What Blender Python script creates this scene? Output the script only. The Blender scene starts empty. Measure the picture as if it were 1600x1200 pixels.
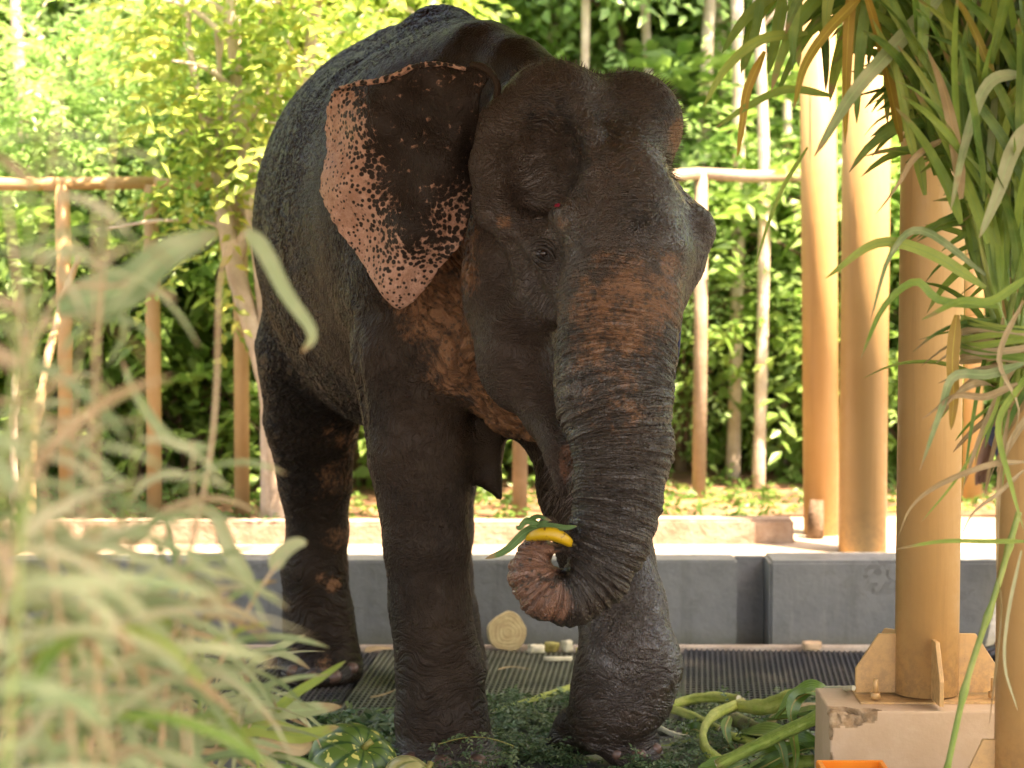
import bpy, bmesh, math, random
import numpy as np
from mathutils import Vector, Matrix, noise as mnoise

scene = bpy.context.scene
C = scene.collection
R = math.radians
rng = np.random.default_rng(7)
rnd = random.Random(11)

# ------------------------------------------------------------------ camera, sky, sun, exposure
F = 3760.0                 # focal length in pixels of the 1600 px wide photograph
CAM_Z = 1.86
PITCH = math.atan(273 / F)
cam_d = bpy.data.cameras.new('camera')
cam = bpy.data.objects.new('camera', cam_d)
C.objects.link(cam)
cam.location = (0, 0, CAM_Z)
cam.rotation_euler = (math.pi / 2 - PITCH, 0, 0)
cam_d.sensor_width = 36.0
cam_d.lens = 36.0 * F / 1600.0
cam_d.clip_start = 0.05
cam_d.clip_end = 600
cam_d.dof.use_dof = True
cam_d.dof.focus_distance = 7.35
cam_d.dof.aperture_fstop = 2.8
scene.camera = cam

SUN_AZ, SUN_EL = R(130), R(66)        # azimuth from +Y (away from the camera) towards +X
world = bpy.data.worlds.new('World')
scene.world = world
world.use_nodes = True
wn = world.node_tree
wn.nodes.clear()
wo = wn.nodes.new('ShaderNodeOutputWorld')
wb = wn.nodes.new('ShaderNodeBackground')
ws = wn.nodes.new('ShaderNodeTexSky')
ws.sky_type = 'NISHITA'
ws.sun_disc = False
ws.sun_elevation = SUN_EL
ws.sun_rotation = SUN_AZ
ws.air_density = 1.0
ws.dust_density = 2.5
wb.inputs['Strength'].default_value = 0.15
wn.links.new(ws.outputs[0], wb.inputs[0])
wn.links.new(wb.outputs[0], wo.inputs[0])

sun_d = bpy.data.lights.new('sun', 'SUN')
sun = bpy.data.objects.new('sun', sun_d)
C.objects.link(sun)
sun_d.energy = 4.0
sun_d.angle = R(0.53)
sun_d.color = (1.0, 0.93, 0.80)
sdir = Vector((math.sin(SUN_AZ) * math.cos(SUN_EL), math.cos(SUN_AZ) * math.cos(SUN_EL), math.sin(SUN_EL)))
sun.rotation_euler = sdir.to_track_quat('Z', 'Y').to_euler()

scene.view_settings.view_transform = 'Standard'
scene.view_settings.look = 'None'
scene.view_settings.gamma = 1.0
scene.view_settings.use_curve_mapping = False
scene.view_settings.exposure = 2.88
scene.view_settings.use_white_balance = True      # the camera was balanced for open shade
scene.view_settings.white_balance_temperature = 8600
scene.view_settings.white_balance_tint = 22
scene.render.engine = 'CYCLES'
scene.cycles.max_bounces = 7
scene.cycles.transmission_bounces = 4
scene.cycles.transparent_max_bounces = 6
scene.cycles.use_denoising = True

# ------------------------------------------------------------------ helpers
def P(px, py, Y):
    """point of the place at distance Y, seen at a pixel of the photograph"""
    a = (px - 800) / F
    b = (600 - py) / F
    dy = math.cos(PITCH) + b * math.sin(PITCH)
    dz = -math.sin(PITCH) + b * math.cos(PITCH)
    k = Y / dy
    return Vector((a * k, Y, CAM_Z + dz * k))

def PG(px, py, z=0.0):
    """point on the level z seen at a pixel"""
    p = P(px, py, 1.0)
    k = (z - CAM_Z) / (p.z - CAM_Z)
    return Vector((p.x * k, k, z))

def new_mat(name):
    m = bpy.data.materials.new(name)
    m.use_nodes = True
    nt = m.node_tree
    nt.nodes.clear()
    out = nt.nodes.new('ShaderNodeOutputMaterial')
    b = nt.nodes.new('ShaderNodeBsdfPrincipled')
    nt.links.new(b.outputs[0], out.inputs[0])
    return m, nt, b, out

def nd(nt, typ, inputs=None, **props):
    n = nt.nodes.new(typ)
    for k, v in props.items():
        setattr(n, k, v)
    for k, v in (inputs or {}).items():
        if hasattr(v, 'is_output') or isinstance(v, bpy.types.NodeSocket):
            nt.links.new(v, n.inputs[k])
        else:
            n.inputs[k].default_value = v
    return n

def mth(nt, op, a, b=None, c=None, clamp=False):
    n = nt.nodes.new('ShaderNodeMath')
    n.operation = op
    n.use_clamp = clamp
    for i, v in enumerate((a, b, c)):
        if v is None:
            continue
        if isinstance(v, bpy.types.NodeSocket):
            nt.links.new(v, n.inputs[i])
        else:
            n.inputs[i].default_value = v
    return n.outputs[0]

def ramp(nt, fac, stops, interp='LINEAR'):
    n = nt.nodes.new('ShaderNodeValToRGB')
    e = n.color_ramp.elements
    n.color_ramp.interpolation = interp
    while len(e) < len(stops):
        e.new(0.5)
    for i, (p, c) in enumerate(stops):
        e[i].position = p
        e[i].color = (c[0], c[1], c[2], 1) if not isinstance(c, (int, float)) else (c, c, c, 1)
    nt.links.new(fac, n.inputs[0])
    return n.outputs[0]

def mapr(nt, v, a, b, c=0.0, d=1.0, smooth=True):
    n = nt.nodes.new('ShaderNodeMapRange')
    n.interpolation_type = 'SMOOTHSTEP' if smooth else 'LINEAR'
    nt.links.new(v, n.inputs[0])
    for i, x in enumerate((a, b, c, d)):
        if isinstance(x, bpy.types.NodeSocket):
            nt.links.new(x, n.inputs[i + 1])
        else:
            n.inputs[i + 1].default_value = x
    return n.outputs[0]

def mixc(nt, fac, a, b, mode='MIX'):
    n = nt.nodes.new('ShaderNodeMix')
    n.data_type = 'RGBA'
    n.blend_type = mode
    for idx, v in ((0, fac), (6, a), (7, b)):
        if isinstance(v, bpy.types.NodeSocket):
            nt.links.new(v, n.inputs[idx])
        elif idx == 0:
            n.inputs[0].default_value = v
        else:
            n.inputs[idx].default_value = (v[0], v[1], v[2], 1)
    return n.outputs[2]

def mesh_from(name, verts, faces, mat=None, smooth=False, mats=None, mat_idx=None):
    me = bpy.data.meshes.new(name)
    verts = np.asarray(verts, dtype=np.float32)
    if isinstance(faces, np.ndarray):
        n, k = faces.shape
        me.vertices.add(len(verts))
        me.vertices.foreach_set('co', verts.ravel())
        me.loops.add(n * k)
        me.loops.foreach_set('vertex_index', faces.astype(np.int32).ravel())
        me.polygons.add(n)
        me.polygons.foreach_set('loop_start', np.arange(0, n * k, k, dtype=np.int32))
        me.polygons.foreach_set('loop_total', np.full(n, k, dtype=np.int32))
        me.update(calc_edges=True)
        me.validate()
    else:
        me.from_pydata([tuple(map(float, v)) for v in verts], [], faces)
        me.update()
    for m in (mats or ([mat] if mat else [])):
        me.materials.append(m)
    if mat_idx is not None:
        me.polygons.foreach_set('material_index', np.asarray(mat_idx, dtype=np.int32))
    if smooth:
        me.polygons.foreach_set('use_smooth', np.ones(len(me.polygons), dtype=bool))
    return me

def link(name, me, parent=None, loc=None, rot=None, **props):
    o = bpy.data.objects.new(name, me)
    C.objects.link(o)
    if parent is not None:
        o.parent = parent
    if loc is not None:
        o.location = loc
    if rot is not None:
        o.rotation_euler = rot
    for k, v in props.items():
        o[k] = v
    return o

def thing(name, label, cat, loc=(0, 0, 0), rotz=0.0, group=None):
    o = bpy.data.objects.new(name, None)
    C.objects.link(o)
    o.empty_display_size = 0.1
    o.location = loc
    o.rotation_euler = (0, 0, rotz)
    o['label'] = label
    o['category'] = cat
    if group:
        o['group'] = group
    return o

def tag(o, label, cat, group=None):
    o['label'] = label
    o['category'] = cat
    if group:
        o['group'] = group
    return o

def bm_to(name, bm, mat=None, parent=None, smooth=False, mats=None, **kw):
    me = bpy.data.meshes.new(name)
    bm.to_mesh(me)
    bm.free()
    for m in (mats or ([mat] if mat else [])):
        me.materials.append(m)
    if smooth:
        me.polygons.foreach_set('use_smooth', np.ones(len(me.polygons), dtype=bool))
    return link(name, me, parent, **kw)

def add_box(bm, x0, x1, y0, y1, z0, z1, bevel=0.0, rot=0.0, mi=0):
    cx, cy = (x0 + x1) / 2, (y0 + y1) / 2
    vs = []
    for z in (z0, z1):
        for x, y in ((x0, y0), (x1, y0), (x1, y1), (x0, y1)):
            dx, dy = x - cx, y - cy
            vs.append(bm.verts.new((cx + dx * math.cos(rot) - dy * math.sin(rot), cy + dx * math.sin(rot) + dy * math.cos(rot), z)))
    fs = [(3, 2, 1, 0), (4, 5, 6, 7), (0, 1, 5, 4), (1, 2, 6, 5), (2, 3, 7, 6), (3, 0, 4, 7)]
    faces = [bm.faces.new([vs[i] for i in f]) for f in fs]
    for f in faces:
        f.material_index = mi
    if bevel > 0:
        es = list({e for f in faces for e in f.edges})
        bmesh.ops.bevel(bm, geom=es, offset=bevel, segments=2, affect='EDGES')
    return vs

def tube_geo(pts, rad, sides=10, flat=1.0, cap=True, twist=0.0):
    """tapered tube along points; returns verts, faces"""
    pts = [Vector(p) for p in pts]
    n = len(pts)
    if not hasattr(rad, '__len__'):
        rad = [rad] * n
    vs, fs = [], []
    up = Vector((0, 0, 1))
    t0 = (pts[1] - pts[0]).normalized()
    if abs(t0.dot(up)) > 0.9:
        up = Vector((1, 0, 0))
    nrm = (up - t0 * up.dot(t0)).normalized()
    for i in range(n):
        t = (pts[min(i + 1, n - 1)] - pts[max(i - 1, 0)]).normalized()
        nrm = (nrm - t * nrm.dot(t)).normalized()
        bi = t.cross(nrm)
        for s in range(sides):
            a = 2 * math.pi * s / sides + twist * i
            vs.append(pts[i] + nrm * (math.cos(a) * rad[i]) + bi * (math.sin(a) * rad[i] * flat))
    for i in range(n - 1):
        for s in range(sides):
            s2 = (s + 1) % sides
            fs.append((i * sides + s, i * sides + s2, (i + 1) * sides + s2, (i + 1) * sides + s))
    if cap:
        fs.append(tuple(range(sides))[::-1])
        fs.append(tuple((n - 1) * sides + s for s in range(sides)))
    return vs, fs

def smooth_curve(pts, n):
    """Catmull-Rom through points (any dimension)"""
    pts = np.asarray([list(p) for p in pts], dtype=float)
    ext = np.vstack([2 * pts[0] - pts[1], pts, 2 * pts[-1] - pts[-2]])
    out = []
    seg = len(pts) - 1
    for t in np.linspace(0, seg, n):
        i = min(int(t), seg - 1)
        u = t - i
        p0, p1, p2, p3 = ext[i:i + 4]
        out.append(0.5 * ((2 * p1) + (-p0 + p2) * u + (2 * p0 - 5 * p1 + 4 * p2 - p3) * u * u + (-p0 + 3 * p1 - 3 * p2 + p3) * u ** 3))
    return np.array(out)
# ------------------------------------------------------------------ elephant: one distance field, one skin
class Field:
    def __init__(s, lo, hi, h):
        s.lo = np.array(lo, dtype=np.float64)
        s.h = h
        s.n = np.ceil((np.array(hi) - s.lo) / h).astype(int) + 1
        s.a = np.full(s.n, 0.25, dtype=np.float32)

    def box(s, lo, hi):
        i0 = np.maximum(np.floor((np.array(lo) - s.lo) / s.h).astype(int), 0)
        i1 = np.minimum(np.ceil((np.array(hi) - s.lo) / s.h).astype(int) + 1, s.n)
        ax = [(s.lo[d] + s.h * np.arange(i0[d], i1[d])).astype(np.float32) for d in range(3)]
        X = ax[0][:, None, None]
        Y = ax[1][None, :, None]
        Z = ax[2][None, None, :]
        return tuple(slice(i0[d], i1[d]) for d in range(3)), X, Y, Z

    def smin(s, sl, d, k):
        a = s.a[sl]
        h = np.maximum(k - np.abs(a - d), 0) / k
        s.a[sl] = np.minimum(a, d) - h * h * k * 0.25

    def smax(s, sl, d, k):
        a = s.a[sl]
        h = np.maximum(k - np.abs(a - d), 0) / k
        s.a[sl] = np.maximum(a, d) + h * h * k * 0.25

    def ell_d(s, c, r, rot, X, Y, Z):
        m = np.array(Matrix.Rotation(rot[2], 3, 'Z') @ Matrix.Rotation(rot[0], 3, 'X') @ Matrix.Rotation(rot[1], 3, 'Y'))
        x, y, z = X - c[0], Y - c[1], Z - c[2]
        l = [(m[0][i] * x + m[1][i] * y + m[2][i] * z) for i in range(3)]
        k0 = np.sqrt(sum((l[i] / r[i]) ** 2 for i in range(3))) + 1e-6
        k1 = np.sqrt(sum((l[i] / (r[i] ** 2)) ** 2 for i in range(3))) + 1e-6
        return (k0 * (k0 - 1.0) / k1).astype(np.float32)

    def ell(s, c, r, rot=(0, 0, 0), k=0.06, sub=False):
        m = max(r) + k + 0.04
        sl, X, Y, Z = s.box([q - m for q in c], [q + m for q in c])
        d = s.ell_d(c, r, rot, X, Y, Z)
        if sub:
            s.smax(sl, -d, k)
        else:
            s.smin(sl, d, k)

    def cap(s, pts, k=0.06, sub=False):
        """pts: [(Vector, r), ...] chain of round cones"""
        P_ = np.array([list(p) for p, r in pts])
        Rr = np.array([r for p, r in pts])
        m = Rr.max() + k + 0.04
        sl, X, Y, Z = s.box(P_.min(0) - m, P_.max(0) + m)
        best = None
        for i in range(len(P_) - 1):
            a, b = P_[i], P_[i + 1]
            ab = b - a
            L = float(ab @ ab)
            t = np.clip(((X - a[0]) * ab[0] + (Y - a[1]) * ab[1] + (Z - a[2]) * ab[2]) / L, 0, 1)
            d = np.sqrt((X - a[0] - t * ab[0]) ** 2 + (Y - a[1] - t * ab[1]) ** 2 + (Z - a[2] - t * ab[2]) ** 2) - (Rr[i] + t * (Rr[i + 1] - Rr[i]))
            if best is None:
                best = d
            else:
                kk = 0.03
                h = np.maximum(kk - np.abs(best - d), 0) / kk
                best = np.minimum(best, d) - h * h * kk * 0.25
        best = best.astype(np.float32)
        if sub:
            s.smax(sl, -best, k)
        else:
            s.smin(sl, best, k)

    def nets(s):
        a = s.a
        inside = a < 0
        c = np.zeros(np.array(a.shape) - 1, dtype=np.int8)
        for dx in (0, 1):
            for dy in (0, 1):
                for dz in (0, 1):
                    c += inside[dx:a.shape[0] - 1 + dx, dy:a.shape[1] - 1 + dy, dz:a.shape[2] - 1 + dz]
        act = (c > 0) & (c < 8)
        idx = np.argwhere(act)
        vid = np.full(act.shape, -1, dtype=np.int32)
        vid[act] = np.arange(len(idx))
        acc = np.zeros((len(idx), 3))
        cnt = np.zeros(len(idx))
        corners = [(x, y, z) for x in (0, 1) for y in (0, 1) for z in (0, 1)]
        for p in corners:
            for ax in range(3):
                if p[ax] == 0:
                    q = list(p)
                    q[ax] = 1
                    va = a[idx[:, 0] + p[0], idx[:, 1] + p[1], idx[:, 2] + p[2]]
                    vb = a[idx[:, 0] + q[0], idx[:, 1] + q[1], idx[:, 2] + q[2]]
                    cr = (va < 0) != (vb < 0)
                    t = np.where(cr, va / np.where(cr, va - vb, 1), 0)
                    pos = np.tile(np.array(p, float), (len(idx), 1))
                    pos[:, ax] += t
                    acc[cr] += pos[cr]
                    cnt[cr] += 1
        v = s.lo + s.h * (idx + acc / cnt[:, None])
        faces = []
        for ax in range(3):
            o1, o2 = [(1, 2), (2, 0), (0, 1)][ax]
            sa = [slice(1, -1)] * 3
            sa[ax] = slice(0, -1)
            sb = [slice(1, -1)] * 3
            sb[ax] = slice(1, None)
            A = inside[tuple(sa)]
            B = inside[tuple(sb)]
            e = np.argwhere(A != B)
            flip = A[e[:, 0], e[:, 1], e[:, 2]]
            base = e.copy()
            for d in range(3):
                if d != ax:
                    base[:, d] += 1
            q = []
            for (u, w) in ((-1, -1), (0, -1), (0, 0), (-1, 0)):
                t = base.copy()
                t[:, o1] += u
                t[:, o2] += w
                q.append(vid[t[:, 0], t[:, 1], t[:, 2]])
            f = np.stack(q, 1)
            f = np.where(flip[:, None], f, f[:, ::-1])
            faces.append(f)
        f = np.vstack(faces)
        f = f[(f >= 0).all(1)]
        return v, f

HRES = 0.0125
fd = Field((-1.20, 6.45, -0.06), (0.85, 10.15, 2.78), HRES)

def seg(*q):
    """q: (px, py, D, r in metres)"""
    return [(P(a, b, d), r) for a, b, d, r in q]

AX = R(20)
# trunk of the body
fd.ell(P(606, 375, 8.85), (0.43, 1.0, 0.70), (0, 0, AX), k=0.1)
fd.ell(P(600, 340, 9.35), (0.46, 0.55, 0.66), (0, 0, AX), k=0.12)
fd.ell(P(700, 320, 8.50), (0.40, 0.42, 0.56), (0, 0, AX), k=0.12)
fd.cap(seg((855, 140, 7.95, 0.10), (805, 116, 8.12, 0.125), (755, 105, 8.3, 0.155), (725, 112, 8.55, 0.17), (690, 82, 8.9, 0.17), (640, 115, 9.2, 0.18), (560, 200, 9.6, 0.22)), k=0.14)
# hind legs
RL = ((505, 560, 9.25, 0.27), (487, 655, 9.3, 0.185), (492, 750, 9.35, 0.142), (496, 830, 9.40, 0.120), (491, 890, 9.42, 0.130), (497, 960, 9.42, 0.138), (501, 1020, 9.38, 0.158))
fd.cap(seg(*RL), k=0.08)
fd.ell(P(501, 1046, 9.33), (0.168, 0.2, 0.085), k=0.05)
RL2 = tuple((a + 195, b, d + 0.0, r) for a, b, d, r in RL)
fd.cap(seg(*RL2), k=0.08)
fd.ell(P(690, 1046, 9.30), (0.185, 0.2, 0.085), k=0.05)
# chest, neck
fd.ell(P(790, 505, 8.35), (0.36, 0.34, 0.36), k=0.1)
fd.cap(seg((880, 260, 7.95, 0.26), (750, 330, 8.4, 0.40)), k=0.12)
fd.cap(seg((650, 440, 8.08, 0.17), (735, 560, 7.92, 0.14), (800, 640, 7.9, 0.09), (860, 670, 7.85, 0.06)), k=0.08)
fd.cap(seg((750, 610, 8.15, 0.10), (757, 700, 8.1, 0.062), (766, 745, 8.08, 0.036), (781, 778, 8.06, 0.012)), k=0.05)
fd.cap(seg((750, 610, 8.2, 0.09), (800, 655, 8.15, 0.05), (860, 700, 8.1, 0.05)), k=0.05)
# front legs
FL = ((665, 330, 8.35, 0.26), (640, 470, 8.18, 0.215), (642, 560, 8.08, 0.198), (653, 700, 8.02, 0.172), (667, 850, 8.0, 0.143), (672, 950, 8.0, 0.138), (688, 1050, 8.0, 0.148), (690, 1120, 8.0, 0.153), (696, 1170, 7.99, 0.165))
fd.cap(seg(*FL), k=0.09)
fd.ell(P(704, 1192, 7.96), (0.20, 0.21, 0.075), k=0.05)
FR = ((900, 520, 8.2, 0.2), (905, 640, 8.12, 0.16), (919, 760, 8.05, 0.172), (945, 860, 7.98, 0.158), (972, 950, 7.9, 0.146), (984, 1040, 7.82, 0.166))
fd.cap(seg(*FR), k=0.08)
fd.cap(seg((984, 1040, 7.82, 0.168), (972, 1080, 7.86, 0.168), (952, 1116, 7.94, 0.142), (925, 1140, 8.04, 0.078)), k=0.04)
fd.cap(seg((900, 1140, 8.06, 0.085), (876, 1168, 8.10, 0.062)), k=0.05)
fd.cap(seg((975, 1120, 7.93, 0.09), (992, 1160, 7.92, 0.085)), k=0.03)
fd.ell(P(990, 1178, 7.92), (0.108, 0.125, 0.050), k=0.018)
# head
fd.ell(P(905, 255, 7.78), (0.28, 0.40, 0.29), k=0.08)
fd.ell(P(866, 187, 7.57), (0.185, 0.21, 0.19), k=0.06)
fd.ell(P(985, 196, 7.70), (0.168, 0.20, 0.175), k=0.035)
fd.ell(P(975, 345, 7.50), (0.175, 0.35, 0.30), k=0.08)
fd.ell(P(862, 420, 7.54), (0.115, 0.22, 0.16), (0, 0, 0), k=0.09)
fd.cap(seg((1000, 385, 7.36, 0.13), (1045, 368, 7.38, 0.10), (1082, 360, 7.40, 0.057)), k=0.07)
fd.cap(seg((1030, 290, 7.52, 0.055), (1078, 345, 7.43, 0.045)), k=0.06)
fd.cap(seg((1084, 365, 7.40, 0.05), (1066, 415, 7.36, 0.062), (1035, 475, 7.3, 0.07)), k=0.07)
fd.cap(seg((882, 334, 7.31, 0.055), (920, 350, 7.26, 0.09), (1000, 390, 7.3, 0.14)), k=0.06)
fd.cap(seg((890, 165, 7.42, 0.05), (918, 215, 7.34, 0.045), (926, 270, 7.28, 0.05), (890, 328, 7.27, 0.05)), k=0.05)
fd.ell(P(800, 330, 7.80), (0.135, 0.32, 0.42), (0, 0, 0), k=0.07)
fd.ell(P(852, 405, 7.44), (0.07, 0.10, 0.10), k=0.08)
fd.cap(seg((772, 330, 7.45, 0.055), (805, 362, 7.42, 0.05), (850, 405, 7.40, 0.06)), k=0.07)
fd.ell(P(806, 545, 7.55), (0.125, 0.20, 0.20), k=0.08)
fd.ell(P(770, 450, 7.75), (0.10, 0.25, 0.22), k=0.08)
fd.cap(seg((815, 560, 7.50, 0.12), (858, 650, 7.38, 0.075), (878, 710, 7.14, 0.050), (879, 768, 7.06, 0.024)), k=0.06)
TR = ((985, 330, 7.32, 0.15), (982, 400, 7.24, 0.185), (967, 480, 7.15, 0.186), (960, 560, 7.08, 0.181), (959, 620, 7.02, 0.174), (972, 700, 6.97, 0.150), (966, 780, 6.93, 0.131), (952, 840, 6.90, 0.121),
      (929, 895, 6.88, 0.106), (892, 931, 6.86, 0.089), (851, 929, 6.85, 0.077), (829, 897, 6.86, 0.064), (835, 864, 6.88, 0.053))
fd.cap(seg(*TR), k=0.05)
# hollows and creases
fd.cap(seg((776, 190, 7.50, 0.06), (764, 260, 7.50, 0.06), (768, 320, 7.48, 0.055)), k=0.06)
fd.cap(seg((868, 410, 7.40, 0.09), (878, 470, 7.36, 0.08)), k=0.09)
fd.ell(P(850, 243, 7.33), (0.086, 0.165, 0.128), (0, R(-14), 0), k=0.09, sub=True)
fd.ell(P(1078, 235, 7.42), (0.045, 0.16, 0.10), (0, R(10), 0), k=0.05, sub=True)
fd.cap(seg((800, 385, 7.38, 0.012), (830, 430, 7.34, 0.016), (850, 480, 7.30, 0.018)), k=0.06, sub=True)
fd.cap(seg((826, 352, 7.36, 0.016), (822, 320, 7.36, 0.02)), k=0.06, sub=True)
fd.ell(P(852, 398, 7.275), (0.026, 0.030, 0.014), (0, R(25), 0), k=0.03, sub=True)
fd.cap(seg((864, 470, 7.16, 0.012), (866, 550, 7.12, 0.018), (866, 620, 7.1, 0.022), (884, 700, 7.05, 0.02)), k=0.04, sub=True)
fd.cap(seg((889, 690, 7.02, 0.013), (889, 730, 6.99, 0.018), (886, 752, 6.99, 0.012)), k=0.02, sub=True)
fd.cap(seg((730, 110, 7.72, 0.02), (722, 250, 7.70, 0.03), (730, 400, 7.66, 0.03)), k=0.05, sub=True)
fd.cap(seg((540, 430, 7.98, 0.012), (548, 560, 7.98, 0.014), (575, 700, 8.0, 0.01)), k=0.05, sub=True)
fd.ell(P(877, 876, 6.86), (0.019, 0.14, 0.030), (0, R(-10), 0), k=0.02, sub=True)
fd.ell(P(852, 857, 6.86), (0.055, 0.045, 0.016), k=0.02)
fd.cap(seg((832, 862, 6.92, 0.022), (836, 836, 6.90, 0.018), (856, 819, 6.865, 0.020), (866, 820, 6.85, 0.015)), k=0.02)
# the ground flattens the soles
sl, X, Y, Z = fd.box((-1.2, 6.45, -0.06), (0.85, 10.15, 0.1))
fd.smax(sl, (0.002 - Z) + 0 * X + 0 * Y, 0.02)
V, Fq = fd.nets()
del fd
print('elephant verts', len(V), 'faces', len(Fq))

def seg_param(V, q, n=220):
    """nearest sample of a chain for each vertex: (arc length, distance / radius)"""
    c = smooth_curve([list(P(a, b, d)) + [r] for a, b, d, r in q], n)
    s = np.concatenate([[0], np.cumsum(np.linalg.norm(np.diff(c[:, :3], axis=0), axis=1))])
    best = np.full(len(V), 1e9)
    arg = np.zeros(len(V), int)
    for i in range(n):
        d = ((V - c[i, :3]) ** 2).sum(1)
        m = d < best
        best[m] = d[m]
        arg[m] = i
    T = np.gradient(c[:, :3], axis=0)
    T /= np.linalg.norm(T, axis=1, keepdims=True)
    along = np.clip(((V - c[arg, :3]) * T[arg]).sum(1), -0.02, 0.02)
    return s[arg] + along, np.sqrt(best) / c[arg, 3], arg / (n - 1)

def sst(x, a, b):
    t = np.clip((x - a) / (b - a), 0, 1)
    return t * t * (3 - 2 * t)

def blob(V, c, r):
    r = np.array(r if hasattr(r, '__len__') else (r, r, r))
    return np.clip(1 - np.sqrt((((V - np.array(c)) / r) ** 2).sum(1)), 0, 1)

def pixels(V):
    """where on the photograph a point of the animal shows: only used to read off distances between features"""
    d = V[:, 1] * math.cos(PITCH) - (V[:, 2] - CAM_Z) * math.sin(PITCH)
    u = V[:, 1] * math.sin(PITCH) + (V[:, 2] - CAM_Z) * math.cos(PITCH)
    return 800 + F * V[:, 0] / d, 600 - F * u / d

def attributes(V, ear=None):
    """per-vertex pigment, crease and wetness weights"""
    A = {}
    s, rr, tt = seg_param(V, TR)
    trunk = 1 - sst(rr, 1.12, 1.45)
    A['ts'] = s
    A['ring'] = trunk * sst(tt, 0.06, 0.28)
    # legs: rings low down, upright creases higher up
    leg = np.zeros(len(V))
    for q in (RL, RL2, FL, FR):
        leg = np.maximum(leg, (1 - sst(seg_param(V, q, 80)[1], 1.15, 1.5)))
    z = V[:, 2]
    low = 1 - sst(z, 0.30, 0.60)
    A['rings_low'] = np.maximum(leg * low, (1 - sst(z, 0.35, 0.6))) * (1 - trunk)
    A['upright'] = 1.5 * blob(V, P(738, 240, 7.7), (0.10, 0.35, 0.5)) + leg * sst(z, 0.35, 0.6) * (1 - trunk) * (V[:, 1] < 8.7)
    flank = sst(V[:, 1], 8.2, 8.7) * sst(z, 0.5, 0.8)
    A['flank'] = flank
    head = (1 - sst(V[:, 1], 7.7, 8.0)) * (1 - A['ring'])
    A['head'] = head
    # pigment loss
    rust = np.zeros(len(V))
    for a, b, d, r in ((985, 450, 6.98, 0.15), (930, 480, 6.96, 0.14), (1035, 470, 7.0, 0.15), (985, 510, 6.9, 0.14), (920, 540, 6.9, 0.10), (1040, 420, 7.1, 0.07)):
        rust = np.maximum(rust, blob(V, P(a, b, d), (r * 1.25, 0.3, r * 1.2)) * 0.95)
    rust = np.maximum(rust, 0.55 * blob(V, P(965, 600, 6.85), (0.20, 0.3, 0.26)))
    chest = np.zeros(len(V))
    for a, b, d, r in ((690, 480, 7.95, 0.20), (640, 450, 7.95, 0.12), (730, 560, 7.8, 0.19), (790, 640, 7.8, 0.16), (840, 665, 7.9, 0.12), (715, 430, 7.6, 0.09), (700, 390, 7.85, 0.12)):
        chest = np.maximum(chest, blob(V, P(a, b, d), (r, 0.3, r)) * 1.8)
    A['folds'] = np.clip(chest, 0, 1) * (1 - trunk)
    for a, b, d, r, w in ((535, 745, 9.25, 0.17, .38), (535, 680, 9.25, 0.15, .38), (530, 840, 9.3, 0.09, 0.45), (520, 915, 9.28, 0.05, .7), (500, 905, 9.28, 0.04, .6), (505, 1040, 9.15, 0.05, 0.45), (1072, 215, 7.6, 0.10, 1.1), (880, 352, 7.15, 0.04, .55), (785, 347, 7.4, 0.04, .6), (985, 260, 7.3, 0.2, .22), (720, 380, 7.7, .12, .8)):
        chest = np.maximum(chest, blob(V, P(a, b, d), (r, 0.3, r)) * 1.5 * w)
    A['rust'] = np.clip(np.maximum(rust, chest), 0, 1)
    pink = np.zeros(len(V))
    for a, b, d, r in ((822, 880, 6.88, 0.12), (850, 872, 6.85, 0.08), (815, 930, 6.85, 0.11), (860, 940, 6.8, .09)):
        pink = np.maximum(pink, blob(V, P(a, b, d), (r, 0.16, r)) * 1.5)
    pink = np.maximum(pink * (rr < 1.6) * (tt > 0.7), blob(V, P(886, 720, 7.05), (0.035, 0.12, 0.09)) * 1.2)
    A['pink'] = np.clip(pink, 0, 1)
    wet = np.maximum.reduce([blob(V, P(1000, 990, 7.75), (0.3, 0.4, 0.5)) * 1.8, 0.8 * A['ring'], blob(V, P(960, 300, 7.2), (0.5, 0.6, 0.6)) * 1.6, 0.6 * (z < 0.1)])
    A['wet'] = np.clip(wet, 0, 1)
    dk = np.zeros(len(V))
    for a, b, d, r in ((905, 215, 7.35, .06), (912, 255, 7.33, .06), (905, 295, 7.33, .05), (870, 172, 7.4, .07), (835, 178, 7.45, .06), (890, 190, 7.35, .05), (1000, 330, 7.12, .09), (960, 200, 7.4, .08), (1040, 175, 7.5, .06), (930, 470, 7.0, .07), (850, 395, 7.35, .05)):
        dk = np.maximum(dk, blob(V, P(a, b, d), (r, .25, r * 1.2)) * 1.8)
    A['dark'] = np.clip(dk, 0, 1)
    return A

# --- the ear: a thick curved leaf of skin rooted in the head, joined to the same mesh
ear_out = [(770, 112), (744, 98), (722, 104), (690, 99), (652, 101), (620, 113), (590, 126), (556, 129), (527, 136), (513, 158), (508, 200), (510, 235), (503, 268), (500, 300), (512, 330), (528, 360),
           (548, 385), (568, 415), (585, 445), (603, 470), (625, 484), (648, 470), (668, 448), (684, 424), (704, 402), (722, 378), (735, 340), (745, 300), (748, 220), (752, 150)]
eo = smooth_curve(ear_out + [ear_out[0]], 241)[:-1]
cen = np.array([640.0, 270.0])
nth, nr = len(eo), 40
def ear_depth(x, y):
    t = (735 - x) / 235.0                      # 0 at the root, 1 at the free rim
    return 7.62 + 0.20 * t - 0.08 * np.sin(np.pi * np.clip(t, 0, 1)) + 0.030 * np.sin(x * 0.045 + y * 0.02) + 0.020 * np.sin(y * 0.05 - x * 0.03) + 0.10 * np.clip((y - 380) / 100, 0, 1) * (0.3 + t)
ev, ef, epink, erim = [], [], [], []
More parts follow.
